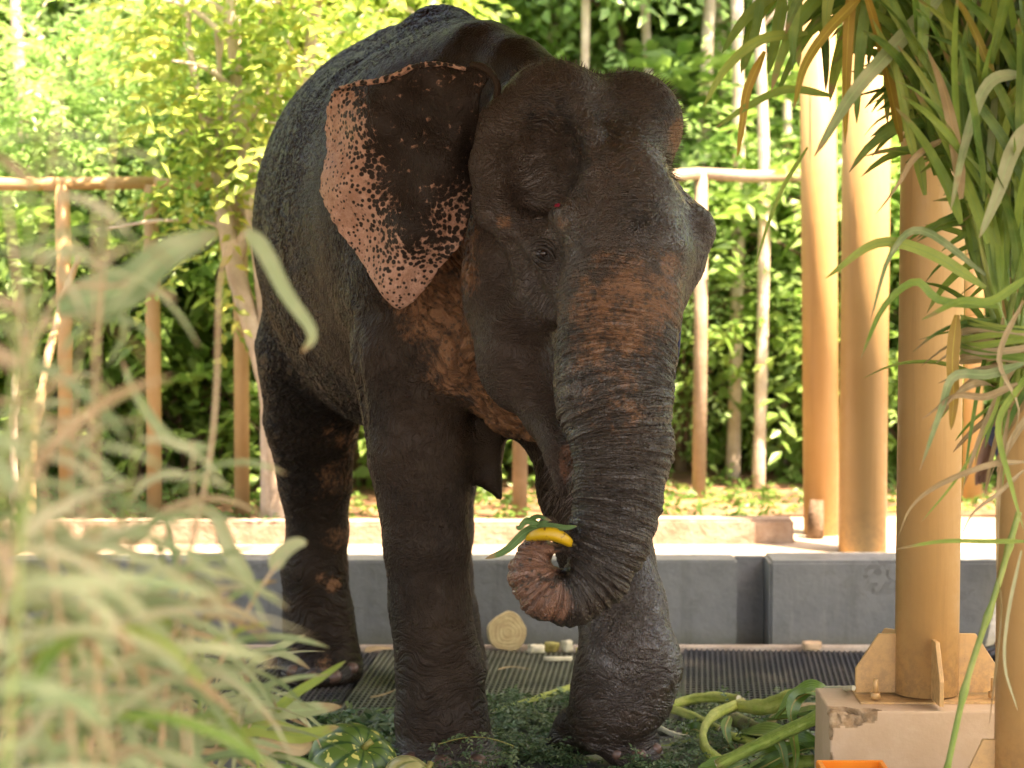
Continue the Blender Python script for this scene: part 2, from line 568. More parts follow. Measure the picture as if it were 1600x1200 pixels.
for side in (0, 1):
    for j in range(nr + 1):
        r = 1 - (1 - j / nr) ** 1.0
        for i in range(nth):
            ex, ey = cen + (eo[i] - cen) * r
            jag = 0.0
            if eo[i][0] < 560 and r > 0.9:
                jag = 2.6 * math.sin(i * 1.9) * math.sin(i * 0.83 + 1) * (r - 0.9) * 10
            ex += jag
            D = ear_depth(ex, ey)
            th = 0.011 * math.sqrt(max(0.0, 1 - r ** 6)) + 0.002
            p = P(ex, ey, D + (th if side else -th))
            ev.append(p)
            # pale skin runs along the free rim and the lower lobe
            e1 = np.clip((557 + 0.26 * (ey - 130) - ex) / 60.0, -1, 1)
            e2 = np.clip((ey - 385) / 60.0, -1, 1)
            e3 = np.clip(1 - math.hypot(ex - 707, (ey - 345) * 0.8) / 34.0, -1, 1) * 0.35
            epink.append(max(e1, e2, e3) * 0.5 + 0.5)
off = (nr + 1) * nth
for side in (0, 1):
    for j in range(nr):
        for i in range(nth):
            a = side * off + j * nth + i
            b = side * off + j * nth + (i + 1) % nth
            q = (a, b, b + nth, a + nth)
            ef.append(q if side == 1 else q[::-1])
for i in range(nth):
    a, b = nr * nth + i, nr * nth + (i + 1) % nth
    ef.append((a, b, b + off, a + off)[::-1])
ev = np.array([list(p) for p in ev])
epink = np.array(epink)
ef = np.array(ef)
# rolled upper rim
roll = smooth_curve([(775, 165, 7.52, 0.008), (776, 130, 7.50, 0.011), (758, 107, 7.50, 0.014), (735, 100, 7.52, 0.011)], 26)
rv, rf = tube_geo([P(a, b, d) for a, b, d, r in roll], [r for *_, r in roll], 10)
roll2 = smooth_curve([(728, 108, 7.56, 0.007), (690, 100, 7.565, 0.009), (650, 103, 7.58, 0.011), (618, 118, 7.60, 0.012), (590, 127, 7.63, 0.012), (555, 131, 7.68, 0.010), (524, 140, 7.74, 0.006)], 50)
rv2, rf2 = tube_geo([P(a, b, d) for a, b, d, r in roll2], [r * (1 + 0.15 * math.sin(i * 0.7)) for i, (*_, r) in enumerate(roll2)], 10)

def quads_only(fs):
    return [f if len(f) == 4 else None for f in fs]

allV = [V, ev]
allF = [Fq, ef + len(V)]
n0 = len(V) + len(ev)
extra = []
for vs, fs in [(rv, rf), (rv2, rf2)]:
    allV.append(np.array([list(p) for p in vs]))
    allF.append(np.array([f for f in fs if len(f) == 4]) + n0)
    n0 += len(vs)
VV = np.vstack(allV)
FF = np.vstack(allF)
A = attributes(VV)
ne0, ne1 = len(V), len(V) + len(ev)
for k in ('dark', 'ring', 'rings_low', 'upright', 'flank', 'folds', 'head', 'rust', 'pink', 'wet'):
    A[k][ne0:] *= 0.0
A['ear'] = np.zeros(len(VV))
A['ear'][ne0:ne1] = epink
A['earm'] = np.zeros(len(VV))
A['earm'][ne0:ne1] = 1
nr1 = ne1 + len(rv)
A['ear'][nr1:nr1 + len(rv2)] = 0.62
A['earm'][nr1:nr1 + len(rv2)] = 1

# skin
def skin_material():
    m, nt, b, out = new_mat('elephant_skin')
    at = lambda n: nd(nt, 'ShaderNodeAttribute', attribute_name=n).outputs['Fac']
    tc = nd(nt, 'ShaderNodeTexCoord').outputs['Object']
    sep = nd(nt, 'ShaderNodeSeparateXYZ', {0: tc})
    x, y, z = sep.outputs
    warp = nd(nt, 'ShaderNodeTexNoise', {'Vector': tc, 'Scale': 5.0, 'Detail': 2.0}).outputs['Color']
    wv = nd(nt, 'ShaderNodeVectorMath', {0: warp, 1: (0.5, 0.5, 0.5)}, operation='SUBTRACT').outputs[0]
    def warped(vec, amt):
        s = nd(nt, 'ShaderNodeVectorMath', {0: wv, 'Scale': amt}, operation='SCALE').outputs[0]
        return nd(nt, 'ShaderNodeVectorMath', {0: vec, 1: s}, operation='ADD').outputs[0]
    def comb(a, b_, c):
        n = nd(nt, 'ShaderNodeCombineXYZ')
        for i, v in enumerate((a, b_, c)):
            if isinstance(v, bpy.types.NodeSocket):
                nt.links.new(v, n.inputs[i])
            else:
                n.inputs[i].default_value = v
        return n.outputs[0]
    def crease(vec, w, scale=1.0):
        """sunken lines between elongated cells"""
        v = nd(nt, 'ShaderNodeTexVoronoi', {'Vector': vec, 'Scale': scale, 'Randomness': 1.0}, feature='DISTANCE_TO_EDGE').outputs['Distance']
        return mapr(nt, v, 0.0, w, -1.0, 0.0)
    def ridged(vec, scale=1.0, detail=3.0, pw=0.35):
        n = nd(nt, 'ShaderNodeTexNoise', {'Vector': vec, 'Scale': scale, 'Detail': detail, 'Roughness': 0.55}).outputs['Fac']
        r = mth(nt, 'ABSOLUTE', mth(nt, 'SUBTRACT', n, 0.5))
        return mapr(nt, r, 0.0, 0.10, -1.0, 0.0)
    w1 = warped(tc, 0.10)
    w2 = warped(tc, 0.25)
    s1 = nd(nt, 'ShaderNodeSeparateXYZ', {0: w1}).outputs
    s2 = nd(nt, 'ShaderNodeSeparateXYZ', {0: w2}).outputs
    # trunk rings
    tsn = nd(nt, 'ShaderNodeTexNoise', {'Vector': tc, 'Scale': 9.0, 'Detail': 2.0}).outputs['Fac']
    ts = mth(nt, 'ADD', at('ts'), mth(nt, 'MULTIPLY', mth(nt, 'SUBTRACT', tsn, 0.5), 0.02))
    ringc = crease(comb(mth(nt, 'MULTIPLY', ts, 36.0), mth(nt, 'MULTIPLY', x, 2.6), mth(nt, 'MULTIPLY', y, 2.0)), 0.26)
    ringf = ridged(comb(mth(nt, 'MULTIPLY', ts, 85.0), mth(nt, 'MULTIPLY', x, 7.0), mth(nt, 'MULTIPLY', y, 5.0)))
    vertc = ridged(comb(mth(nt, 'MULTIPLY', s1[0], 70.0), mth(nt, 'MULTIPLY', ts, 16.0), mth(nt, 'MULTIPLY', y, 20.0)))
    ring = mth(nt, 'ADD', mth(nt, 'MULTIPLY', ringc, 0.0060), mth(nt, 'ADD', mth(nt, 'MULTIPLY', ringf, 0.0036), mth(nt, 'MULTIPLY', vertc, 0.0016)))
    # ankle rings
    lowc = crease(comb(mth(nt, 'MULTIPLY', s2[0], 5.0), mth(nt, 'MULTIPLY', s2[1], 5.0), mth(nt, 'MULTIPLY', s2[2], 34.0)), 0.17)
    lowf = ridged(comb(mth(nt, 'MULTIPLY', s2[0], 14.0), mth(nt, 'MULTIPLY', s2[1], 14.0), mth(nt, 'MULTIPLY', s2[2], 60.0)))
    low = mth(nt, 'ADD', mth(nt, 'MULTIPLY', lowc, 0.0036), mth(nt, 'MULTIPLY', lowf, 0.0016))
    # upright creases
    upc = ridged(comb(mth(nt, 'MULTIPLY', s2[0], 46.0), mth(nt, 'MULTIPLY', s2[1], 40.0), mth(nt, 'MULTIPLY', s2[2], 8.0)))
    upf = crease(comb(mth(nt, 'MULTIPLY', s2[0], 55.0), mth(nt, 'MULTIPLY', s2[1], 50.0), mth(nt, 'MULTIPLY', s2[2], 20.0)), 0.25)
    up = mth(nt, 'ADD', mth(nt, 'MULTIPLY', upc, 0.0028), mth(nt, 'MULTIPLY', upf, 0.0012))
    # slanting fine waves on the flank
    da = mth(nt, 'ADD', mth(nt, 'MULTIPLY', s2[2], 42.0), mth(nt, 'MULTIPLY', s2[0], -26.0))
    db = mth(nt, 'ADD', mth(nt, 'MULTIPLY', s2[0], 13.0), mth(nt, 'MULTIPLY', s2[2], 8.0))
    fl = mth(nt, 'MULTIPLY', ridged(comb(da, db, mth(nt, 'MULTIPLY', s2[1], 12.0)), 1.5), 0.0050)
    # head: fine curved lines + net
    hc = ridged(comb(mth(nt, 'MULTIPLY', s2[0], 24.0), mth(nt, 'MULTIPLY', s2[1], 24.0), mth(nt, 'MULTIPLY', s2[2], 80.0)))
    hd = mth(nt, 'MULTIPLY', hc, 0.0026)
    # thick loose folds on the chest
    fo = crease(comb(mth(nt, 'ADD', mth(nt, 'MULTIPLY', s2[0], 20.0), mth(nt, 'MULTIPLY', s2[2], 20.0)), mth(nt, 'MULTIPLY', s2[1], 10.0), mth(nt, 'ADD', mth(nt, 'MULTIPLY', s2[2], 9.0), mth(nt, 'MULTIPLY', s2[0], -9.0))), 0.3)
    fod = mth(nt, 'MULTIPLY', fo, 0.011)
    net = mth(nt, 'ADD', crease(w1, 0.2, 120.0), mth(nt, 'MULTIPLY', crease(w2, 0.2, 60.0), 0.8))
    grain = nd(nt, 'ShaderNodeTexNoise', {'Vector': tc, 'Scale': 160.0, 'Detail': 2.0}).outputs['Fac']
    H = mth(nt, 'MULTIPLY', net, 0.0008)
    earr = ridged(comb(mth(nt, 'MULTIPLY', s2[0], 26.0), 0.0, mth(nt, 'MULTIPLY', s2[2], 14.0)))
    H = mth(nt, 'ADD', H, mth(nt, 'MULTIPLY', at('earm'), mth(nt, 'MULTIPLY', earr, 0.0022)))
    H = mth(nt, 'ADD', H, mth(nt, 'MULTIPLY', grain, 0.0008))
    for w, h in ((at('ring'), ring), (at('rings_low'), low), (at('upright'), up), (at('flank'), fl), (at('head'), hd), (at('folds'), fod)):
        H = mth(nt, 'ADD', H, mth(nt, 'MULTIPLY', w, h))
    big = nd(nt, 'ShaderNodeTexNoise', {'Vector': tc, 'Scale': 7.0, 'Detail': 2.0}).outputs['Fac']
    H = mth(nt, 'ADD', H, mth(nt, 'MULTIPLY', mth(nt, 'SUBTRACT', big, 0.5), mth(nt, 'MULTIPLY', mth(nt, 'SUBTRACT', 1.0, at('earm')), 0.012)))
    dn = nd(nt, 'ShaderNodeDisplacement', {'Height': H, 'Midlevel': 0.0, 'Scale': 1.0})
    nt.links.new(dn.outputs[0], out.inputs['Displacement'])
    m.displacement_method = 'BOTH'
    # colour
    n1 = nd(nt, 'ShaderNodeTexNoise', {'Vector': tc, 'Scale': 3.5, 'Detail': 6.0, 'Roughness': 0.65}).outputs['Fac']
    n2 = nd(nt, 'ShaderNodeTexNoise', {'Vector': tc, 'Scale': 26.0, 'Detail': 5.0, 'Roughness': 0.7}).outputs['Fac']
    base = mixc(nt, mapr(nt, n1, 0.3, 0.7), (0.0115, 0.0066, 0.0036), (0.030, 0.0175, 0.0100))
    base = mixc(nt, mapr(nt, n2, 0.45, 0.8, 0.0, 0.6), base, (0.046, 0.031, 0.0205))
    base = mixc(nt, mth(nt, 'MULTIPLY', at('head'), 0.45), base, (0.072, 0.050, 0.039))
    base = mixc(nt, mth(nt, 'MULTIPLY', at('ring'), 0.5), base, (0.048, 0.034, 0.025))
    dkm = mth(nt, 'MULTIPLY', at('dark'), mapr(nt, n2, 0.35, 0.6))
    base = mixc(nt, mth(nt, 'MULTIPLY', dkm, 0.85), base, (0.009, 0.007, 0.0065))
    base = mixc(nt, mth(nt, 'MULTIPLY', at('flank'), 0.55), base, (0.0065, 0.0042, 0.0023))  # flank painted darker: its shade is put into the skin colour
    # rust coloured patches, mottled
    nr_ = nd(nt, 'ShaderNodeTexNoise', {'Vector': tc, 'Scale': 60.0, 'Detail': 4.0, 'Roughness': 0.75}).outputs['Fac']
    nr2 = nd(nt, 'ShaderNodeTexNoise', {'Vector': tc, 'Scale': 17.0, 'Detail': 3.0, 'Roughness': 0.6}).outputs['Fac']
    nsum = mth(nt, 'ADD', mth(nt, 'MULTIPLY', mth(nt, 'SUBTRACT', nr_, 0.5), 1.7), mth(nt, 'MULTIPLY', mth(nt, 'SUBTRACT', nr2, 0.5), 1.5))
    rm = mth(nt, 'ADD', at('rust'), nsum)
    rmask = mth(nt, 'MULTIPLY', mapr(nt, rm, 0.25, 0.95, 0.0, 0.95), mapr(nt, at('rust'), 0.0, 0.25))
    sp = nd(nt, 'ShaderNodeTexVoronoi', {'Vector': w1, 'Scale': 48.0, 'Randomness': 1.0}).outputs['Distance']
    spots = mapr(nt, sp, 0.22, 0.36)
    rmask = mth(nt, 'MULTIPLY', rmask, mth(nt, 'ADD', mth(nt, 'MULTIPLY', spots, 0.65), 0.35))
    base = mixc(nt, rmask, base, mixc(nt, n2, (0.125, 0.055, 0.025), (0.28, 0.135, 0.068)))
    # pale pink skin with round dark freckles
    pm = mth(nt, 'ADD', at('pink'), mth(nt, 'MULTIPLY', mth(nt, 'SUBTRACT', nr_, 0.5), 1.0))
    pmask = mth(nt, 'MULTIPLY', mapr(nt, pm, 0.25, 0.6), mapr(nt, at('pink'), 0.02, 0.15))
    pmask = mth(nt, 'MULTIPLY', pmask, mapr(nt, mth(nt, 'ADD', sp, mth(nt, 'MULTIPLY', mth(nt, 'SUBTRACT', nr_, 0.5), 0.7)), 0.12, 0.40))
    base = mixc(nt, pmask, base, mixc(nt, n2, (0.13, 0.058, 0.032), (0.24, 0.115, 0.070)))
    # ear
    ea = at('ear')
    nE = nd(nt, 'ShaderNodeTexNoise', {'Vector': tc, 'Scale': 30.0, 'Detail': 4.0, 'Roughness': 0.7}).outputs['Fac']
    spe = nd(nt, 'ShaderNodeTexVoronoi', {'Vector': tc, 'Scale': 60.0, 'Randomness': 0.9}).outputs['Distance']
    rad = mth(nt, 'ADD', mapr(nt, ea, 0.30, 1.0, 0.74, 0.28, False), mth(nt, 'MULTIPLY', mth(nt, 'SUBTRACT', n2, 0.5), 0.35))
    em = mapr(nt, mth(nt, 'SUBTRACT', spe, rad), -0.10, 0.12)
    em2 = mapr(nt, mth(nt, 'ADD', ea, mth(nt, 'MULTIPLY', mth(nt, 'SUBTRACT', nE, 0.5), 1.2)), 0.34, 0.60)
    em = mth(nt, 'MULTIPLY', mth(nt, 'MULTIPLY', em, em2), at('earm'))
    pinkc = mixc(nt, mapr(nt, n2, 0.3, 0.7), (0.34, 0.175, 0.115), (0.50, 0.29, 0.21))
    base = mixc(nt, mth(nt, 'MULTIPLY', at('earm'), 0.6), base, (0.026, 0.018, 0.0145))
    base = mixc(nt, em, base, pinkc)
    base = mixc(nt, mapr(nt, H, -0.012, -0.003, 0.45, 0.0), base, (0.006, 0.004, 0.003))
    nt.links.new(base, b.inputs['Base Color'])
    rg = mixc(nt, at('wet'), (0.40, 0.40, 0.40), (0.22, 0.22, 0.22))
    nt.links.new(mapr(nt, at('wet'), 0.55, 1.0, 0.0, 0.35), b.inputs['Coat Weight'])
    b.inputs['Coat Roughness'].default_value = 0.22
    rg = mixc(nt, mapr(nt, n2, 0.3, 0.7, 0.0, 0.25), rg, (0.75, 0.75, 0.75))
    nt.links.new(rg, b.inputs['Roughness'])
    nt.links.new(mapr(nt, at('wet'), 0.0, 0.55, 0.15, 0.50), b.inputs['Specular IOR Level'])
    return m

skin = skin_material()
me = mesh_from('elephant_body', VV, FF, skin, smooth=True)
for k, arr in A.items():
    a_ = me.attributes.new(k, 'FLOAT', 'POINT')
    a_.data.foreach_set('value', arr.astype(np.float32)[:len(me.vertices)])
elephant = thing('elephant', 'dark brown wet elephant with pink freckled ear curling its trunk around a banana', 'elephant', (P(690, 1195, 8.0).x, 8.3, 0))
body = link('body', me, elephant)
body.matrix_parent_inverse = Matrix.Translation(-elephant.location)
sub = body.modifiers.new('smooth', 'SUBSURF')
sub.levels = sub.render_levels = 1
# ------------------------------------------------------------------ materials of the place
def simple_mat(name, col, rough=0.6, col2=None, scale=8.0, bump=0.0, bscale=40.0, spec=0.5, detail=5.0, lo=0.35, hi=0.7):
    m, nt, b, out = new_mat(name)
    tc = nd(nt, 'ShaderNodeTexCoord').outputs['Object']
    if col2 is None:
        b.inputs['Base Color'].default_value = (*col, 1)
    else:
        n = nd(nt, 'ShaderNodeTexNoise', {'Vector': tc, 'Scale': scale, 'Detail': detail, 'Roughness': 0.65}).outputs['Fac']
        nt.links.new(mixc(nt, mapr(nt, n, lo, hi), col, col2), b.inputs['Base Color'])
    b.inputs['Roughness'].default_value = rough
    b.inputs['Specular IOR Level'].default_value = spec
    if bump:
        n = nd(nt, 'ShaderNodeTexNoise', {'Vector': tc, 'Scale': bscale, 'Detail': 5.0, 'Roughness': 0.6}).outputs['Fac']
        bp = nd(nt, 'ShaderNodeBump', {'Height': n, 'Strength': 1.0, 'Distance': bump})
        nt.links.new(bp.outputs[0], b.inputs['Normal'])
    return m

def leaf_mat(name, cols, trans=0.35, rough=0.45, attr='rv', spec=0.5, streak=0.0):
    """leaf colours picked leaf by leaf; some light passes through"""
    m, nt, b, out = new_mat(name)
    a = nd(nt, 'ShaderNodeAttribute', attribute_name=attr).outputs['Fac']
    n = len(cols)
    c = ramp(nt, a, [(i / max(1, n - 1), q) for i, q in enumerate(cols)])
    tc = nd(nt, 'ShaderNodeTexCoord').outputs['Object']
    nz = nd(nt, 'ShaderNodeTexNoise', {'Vector': tc, 'Scale': 14.0, 'Detail': 4.0}).outputs['Fac']
    c = mixc(nt, mapr(nt, nz, 0.35, 0.75, 0.0, 0.35), c, tuple(min(1, q * 1.5 + 0.02) for q in cols[-1]))
    if streak:
        uv = nd(nt, 'ShaderNodeAttribute', attribute_name='across').outputs['Fac']
        al = nd(nt, 'ShaderNodeAttribute', attribute_name='along').outputs['Fac']
        mid = mapr(nt, mth(nt, 'ABSOLUTE', uv), 0.0, 0.13, 1.0, 0.0)
        c = mixc(nt, mth(nt, 'MULTIPLY', mid, 0.55), c, tuple(min(1, q * 2.4 + 0.05) for q in cols[0]))
        st = mth(nt, 'SINE', mth(nt, 'MULTIPLY', uv, 34.0))
        c = mixc(nt, mapr(nt, st, 0.2, 1.0, 0.0, streak), c, tuple(q * 0.6 for q in cols[0]))
        dry = mapr(nt, mth(nt, 'ADD', al, mth(nt, 'MULTIPLY', mth(nt, 'SUBTRACT', nz, 0.5), 0.8)), 0.86, 1.05, 0.0, 0.9)
        c = mixc(nt, dry, c, (0.36, 0.22, 0.11))
        bp = nd(nt, 'ShaderNodeBump', {'Height': st, 'Strength': 0.5, 'Distance': 0.0006})
        nt.links.new(bp.outputs[0], b.inputs['Normal'])
    nt.links.new(c, b.inputs['Base Color'])
    b.inputs['Roughness'].default_value = rough
    b.inputs['Specular IOR Level'].default_value = spec
    t = nd(nt, 'ShaderNodeBsdfTranslucent')
    tcx = mixc(nt, 0.5, c, (0.8, 0.95, 0.35), 'MULTIPLY')
    nt.links.new(mixc(nt, 0.5, c, tcx), t.inputs[0])
    mx = nd(nt, 'ShaderNodeMixShader', {0: trans, 1: b.outputs[0], 2: t.outputs[0]})
    nt.links.new(mx.outputs[0], out.inputs[0])
    return m

M = {}
M['sand'] = simple_mat('pale_sand', (0.30, 0.23, 0.165), 0.9, (0.44, 0.36, 0.28), 1.3, 0.004, 60.0, 0.2)
M['kerb'] = simple_mat('brown_pink_kerb', (0.27, 0.19, 0.14), 0.9, (0.40, 0.31, 0.245), 6.0, 0.012, 25.0, 0.2)
M['litter'] = simple_mat('leaf_litter_ground', (0.10, 0.06, 0.035), 0.95, (0.30, 0.17, 0.10), 3.0, 0.01, 30.0, 0.2)
M['grey'] = None
M['tan'] = simple_mat('ochre_paint', (0.53, 0.31, 0.12), 0.42, (0.60, 0.37, 0.155), 2.0, 0.0006, 90.0, 0.5)
def paint(name, a, b_, rust):
    m, nt, b, out = new_mat(name)
    tc = nd(nt, 'ShaderNodeTexCoord').outputs['Object']
    n = nd(nt, 'ShaderNodeTexNoise', {'Vector': tc, 'Scale': 2.0, 'Detail': 6.0}).outputs['Fac']
    c = mixc(nt, mapr(nt, n, 0.35, 0.7), a, b_)
    mp = nd(nt, 'ShaderNodeMapping', {'Vector': tc, 'Scale': (26.0, 26.0, 1.1)}).outputs[0]
    st = nd(nt, 'ShaderNodeTexNoise', {'Vector': mp, 'Scale': 1.0, 'Detail': 5.0, 'Roughness': 0.65}).outputs['Fac']
    c = mixc(nt, mapr(nt, st, 0.5, 0.8, 0.0, 0.55), c, tuple(q * 0.72 for q in a))
    ch = nd(nt, 'ShaderNodeTexNoise', {'Vector': tc, 'Scale': 24.0, 'Detail': 7.0, 'Roughness': 0.8}).outputs['Fac']
    c = mixc(nt, mapr(nt, ch, 0.67, 0.71), c, rust)
    z = nd(nt, 'ShaderNodeSeparateXYZ', {0: tc}).outputs[2]
    low = mth(nt, 'MULTIPLY', mapr(nt, z, 0.30, 0.0), mapr(nt, ch, 0.42, 0.62))
    c = mixc(nt, mth(nt, 'MULTIPLY', low, 0.6), c, (0.30, 0.19, 0.10))
    nt.links.new(c, b.inputs['Base Color'])
    nt.links.new(mapr(nt, ch, 0.3, 0.7, 0.34, 0.6), b.inputs['Roughness'])
    bp = nd(nt, 'ShaderNodeBump', {'Height': mth(nt, 'ADD', ch, st), 'Strength': 1.0, 'Distance': 0.0009})
    nt.links.new(bp.outputs[0], b.inputs['Normal'])
    return m
M['tan'] = paint('ochre_paint_streaked', (0.53, 0.31, 0.12), (0.60, 0.37, 0.155), (0.22, 0.11, 0.05))
M['tan_far'] = simple_mat('ochre_paint_darkened', (0.40, 0.25, 0.11), 0.55, (0.50, 0.34, 0.18), 1.6, 0.001, 60.0, 0.4)  # ochre darkened: tree shade on the fence is put into the colour
M['plaster'] = simple_mat('peach_plaster', (0.50, 0.345, 0.21), 0.75, (0.56, 0.40, 0.26), 5.0, 0.0015, 50.0, 0.3)
M['plaster_raw'] = simple_mat('broken_plaster', (0.30, 0.19, 0.10), 0.9, (0.50, 0.36, 0.22), 18.0, 0.006, 60.0, 0.2)
M['roof'] = simple_mat('roof_sheet_metal', (0.35, 0.33, 0.30), 0.6, (0.42, 0.38, 0.33), 2.0)
M['bark'] = simple_mat('brown_bark', (0.10, 0.065, 0.04), 0.9, (0.24, 0.17, 0.12), 12.0, 0.01, 40.0, 0.2)
M['bark_pale'] = simple_mat('pale_bark', (0.42, 0.33, 0.25), 0.8, (0.68, 0.58, 0.48), 5.0, 0.006, 30.0, 0.3)
M['rubber'] = simple_mat('black_rubber', (0.024, 0.026, 0.030), 0.42, (0.11, 0.095, 0.075), 4.0, 0.001, 120.0, 0.5, detail=9.0, lo=0.45, hi=0.75)
M['rubber_dust'] = simple_mat('dusty_green_rubber', (0.04, 0.046, 0.03), 0.6, (0.13, 0.13, 0.085), 4.0, 0.001, 120.0, 0.4, detail=9.0, lo=0.3, hi=0.72)

def grey_wall():
    m, nt, b, out = new_mat('grey_blue_cement_paint')
    tc = nd(nt, 'ShaderNodeTexCoord').outputs['Object']
    n = nd(nt, 'ShaderNodeTexNoise', {'Vector': tc, 'Scale': 2.2, 'Detail': 7.0, 'Roughness': 0.7}).outputs['Fac']
    c = mixc(nt, mapr(nt, n, 0.3, 0.7), (0.14, 0.152, 0.155), (0.20, 0.212, 0.212))
    n2 = nd(nt, 'ShaderNodeTexNoise', {'Vector': tc, 'Scale': 11.0, 'Detail': 6.0, 'Roughness': 0.75}).outputs['Fac']
    c = mixc(nt, mapr(nt, n2, 0.52, 0.75, 0.0, 0.5), c, (0.09, 0.095, 0.08))
    z = nd(nt, 'ShaderNodeSeparateXYZ', {0: tc}).outputs[2]
    mp = nd(nt, 'ShaderNodeMapping', {'Vector': tc, 'Scale': (9.0, 9.0, 0.8)}).outputs[0]
    dr = nd(nt, 'ShaderNodeTexNoise', {'Vector': mp, 'Scale': 1.0, 'Detail': 6.0, 'Roughness': 0.7}).outputs['Fac']
    c = mixc(nt, mapr(nt, dr, 0.52, 0.72, 0.0, 0.55), c, (0.075, 0.08, 0.072))
    c = mixc(nt, mapr(nt, dr, 0.30, 0.42, 0.5, 0.0), c, (0.28, 0.285, 0.26))
    c = mixc(nt, mapr(nt, mth(nt, 'ADD', z, mth(nt, 'MULTIPLY', n2, 0.12)), 0.17, 0.04, 0.0, 0.7), c, (0.10, 0.10, 0.055))
    nt.links.new(c, b.inputs['Base Color'])
    b.inputs['Roughness'].default_value = 0.6
    cr = nd(nt, 'ShaderNodeTexNoise', {'Vector': tc, 'Scale': 3.0, 'Detail': 9.0, 'Roughness': 0.8}).outputs['Fac']
    crm = mth(nt, 'MULTIPLY', mapr(nt, mth(nt, 'ABSOLUTE', mth(nt, 'SUBTRACT', cr, 0.5)), 0.0, 0.012, -1.0, 0.0), mapr(nt, n, 0.55, 0.65))
    h = mth(nt, 'ADD', mth(nt, 'MULTIPLY', crm, 0.3), n2)
    bp = nd(nt, 'ShaderNodeBump', {'Height': h, 'Strength': 1.0, 'Distance': 0.008})
    nt.links.new(bp.outputs[0], b.inputs['Normal'])
    return m
M['grey'] = grey_wall()

def floor_mat():
    m, nt, b, out = new_mat('damp_concrete_floor')
    tc = nd(nt, 'ShaderNodeTexCoord').outputs['Object']
    n = nd(nt, 'ShaderNodeTexNoise', {'Vector': tc, 'Scale': 3.0, 'Detail': 8.0, 'Roughness': 0.7}).outputs['Fac']
    c = mixc(nt, mapr(nt, n, 0.3, 0.7), (0.05, 0.05, 0.04), (0.11, 0.105, 0.09))
    nt.links.new(c, b.inputs['Base Color'])
    nt.links.new(mapr(nt, n, 0.35, 0.6, 0.35, 0.85), b.inputs['Roughness'])
    n2 = nd(nt, 'ShaderNodeTexNoise', {'Vector': tc, 'Scale': 60.0, 'Detail': 5.0}).outputs['Fac']
    bp = nd(nt, 'ShaderNodeBump', {'Height': n2, 'Strength': 1.0, 'Distance': 0.003})
    nt.links.new(bp.outputs[0], b.inputs['Normal'])
    return m
M['floor'] = floor_mat()

# ------------------------------------------------------------------ ground, wall, kerb, roof
WALL_Y, WALL_Z = 10.12, 0.375
def sheet(name, x0, x1, y0, y1, zf, nx, ny, mat, **kw):
    xs = np.linspace(x0, x1, nx + 1)
    ys = np.linspace(y0, y1, ny + 1)
    v = [(x, y, zf(x, y)) for y in ys for x in xs]
    f = [(j * (nx + 1) + i, j * (nx + 1) + i + 1, (j + 1) * (nx + 1) + i + 1, (j + 1) * (nx + 1) + i) for j in range(ny) for i in range(nx)]
    return link(name, mesh_from(name, v, np.array(f), mat, smooth=True), **kw)

def sandz(x, y):
    return WALL_Z - 0.006 + 0.012 * mnoise.noise(Vector((x * 1.3, y * 1.3, 0))) * min(1, max(0, (y - 10.4)))
sheet('ground', -300, 300, -40, 400, lambda x, y: -0.03, 4, 4, M['litter'], kind='structure')
sheet('concrete_floor', -9, 9, -2, WALL_Y, lambda x, y: 0.0, 4, 4, M['floor'], kind='structure')
XK = 1.27
sheet('sandy_path', -14, XK, WALL_Y + 0.16, 10.72, sandz, 120, 4, M['sand'], kind='structure')
sheet('sandy_path', XK, 14, WALL_Y + 0.16, 11.62, sandz, 60, 10, M['sand'], kind='structure')
def forest_z(x, y):
    return WALL_Z + 0.02 + 0.05 * mnoise.noise(Vector((x * 0.5, y * 0.5, 3))) + 0.03 * mnoise.noise(Vector((x * 2, y * 2, 5))) + max(0, y - 13) * 0.012
sheet('forest_ground', -60, XK, 10.70, 90, forest_z, 100, 110, M['litter'], kind='structure')
sheet('forest_ground', XK, 60, 11.60, 90, forest_z, 100, 100, M['litter'], kind='structure')

wall = thing('low_wall', 'low grey cement wall running behind the elephant', 'wall')
bm = bmesh.new()
xr = P(1152, 900, WALL_Y).x
xr2 = P(1200, 900, WALL_Y).x
add_box(bm, -9, xr, WALL_Y, WALL_Y + 0.20, -0.02, WALL_Z, 0.008)
bm_to('wall_panel', bm, M['grey'], wall)
bm = bmesh.new()
add_box(bm, xr + 0.001, xr2 - 0.001, WALL_Y + 0.15, WALL_Y + 0.20, -0.02, WALL_Z - 0.004, 0.004)
bm_to('recessed_panel', bm, M['grey'], wall)
bm = bmesh.new()
add_box(bm, xr2, 9, WALL_Y - 0.07, WALL_Y + 0.20, -0.02, WALL_Z + 0.008, 0.012)
bmesh.ops.subdivide_edges(bm, edges=bm.edges[:], cuts=2)
bm_to('wall_panel', bm, M['grey'], wall)

kerb = thing('kerb', 'low pale pink kerb between the sunlit path and the trees', 'kerb')
random.seed(5)
x = -8.0
while x < XK - 0.4:
    L = min(0.9 + rnd.random() * 0.15, XK - x)
    bm = bmesh.new()
    add_box(bm, x, x + L - 0.012, 10.66 + rnd.uniform(-.01, .01), 10.80, WALL_Z - 0.05, WALL_Z + 0.10 + rnd.uniform(-.008, .008), 0.012)
    bm_to('kerb_stone', bm, M['kerb'] if 'kerb' in M else M['sand'], kerb)
    x += L

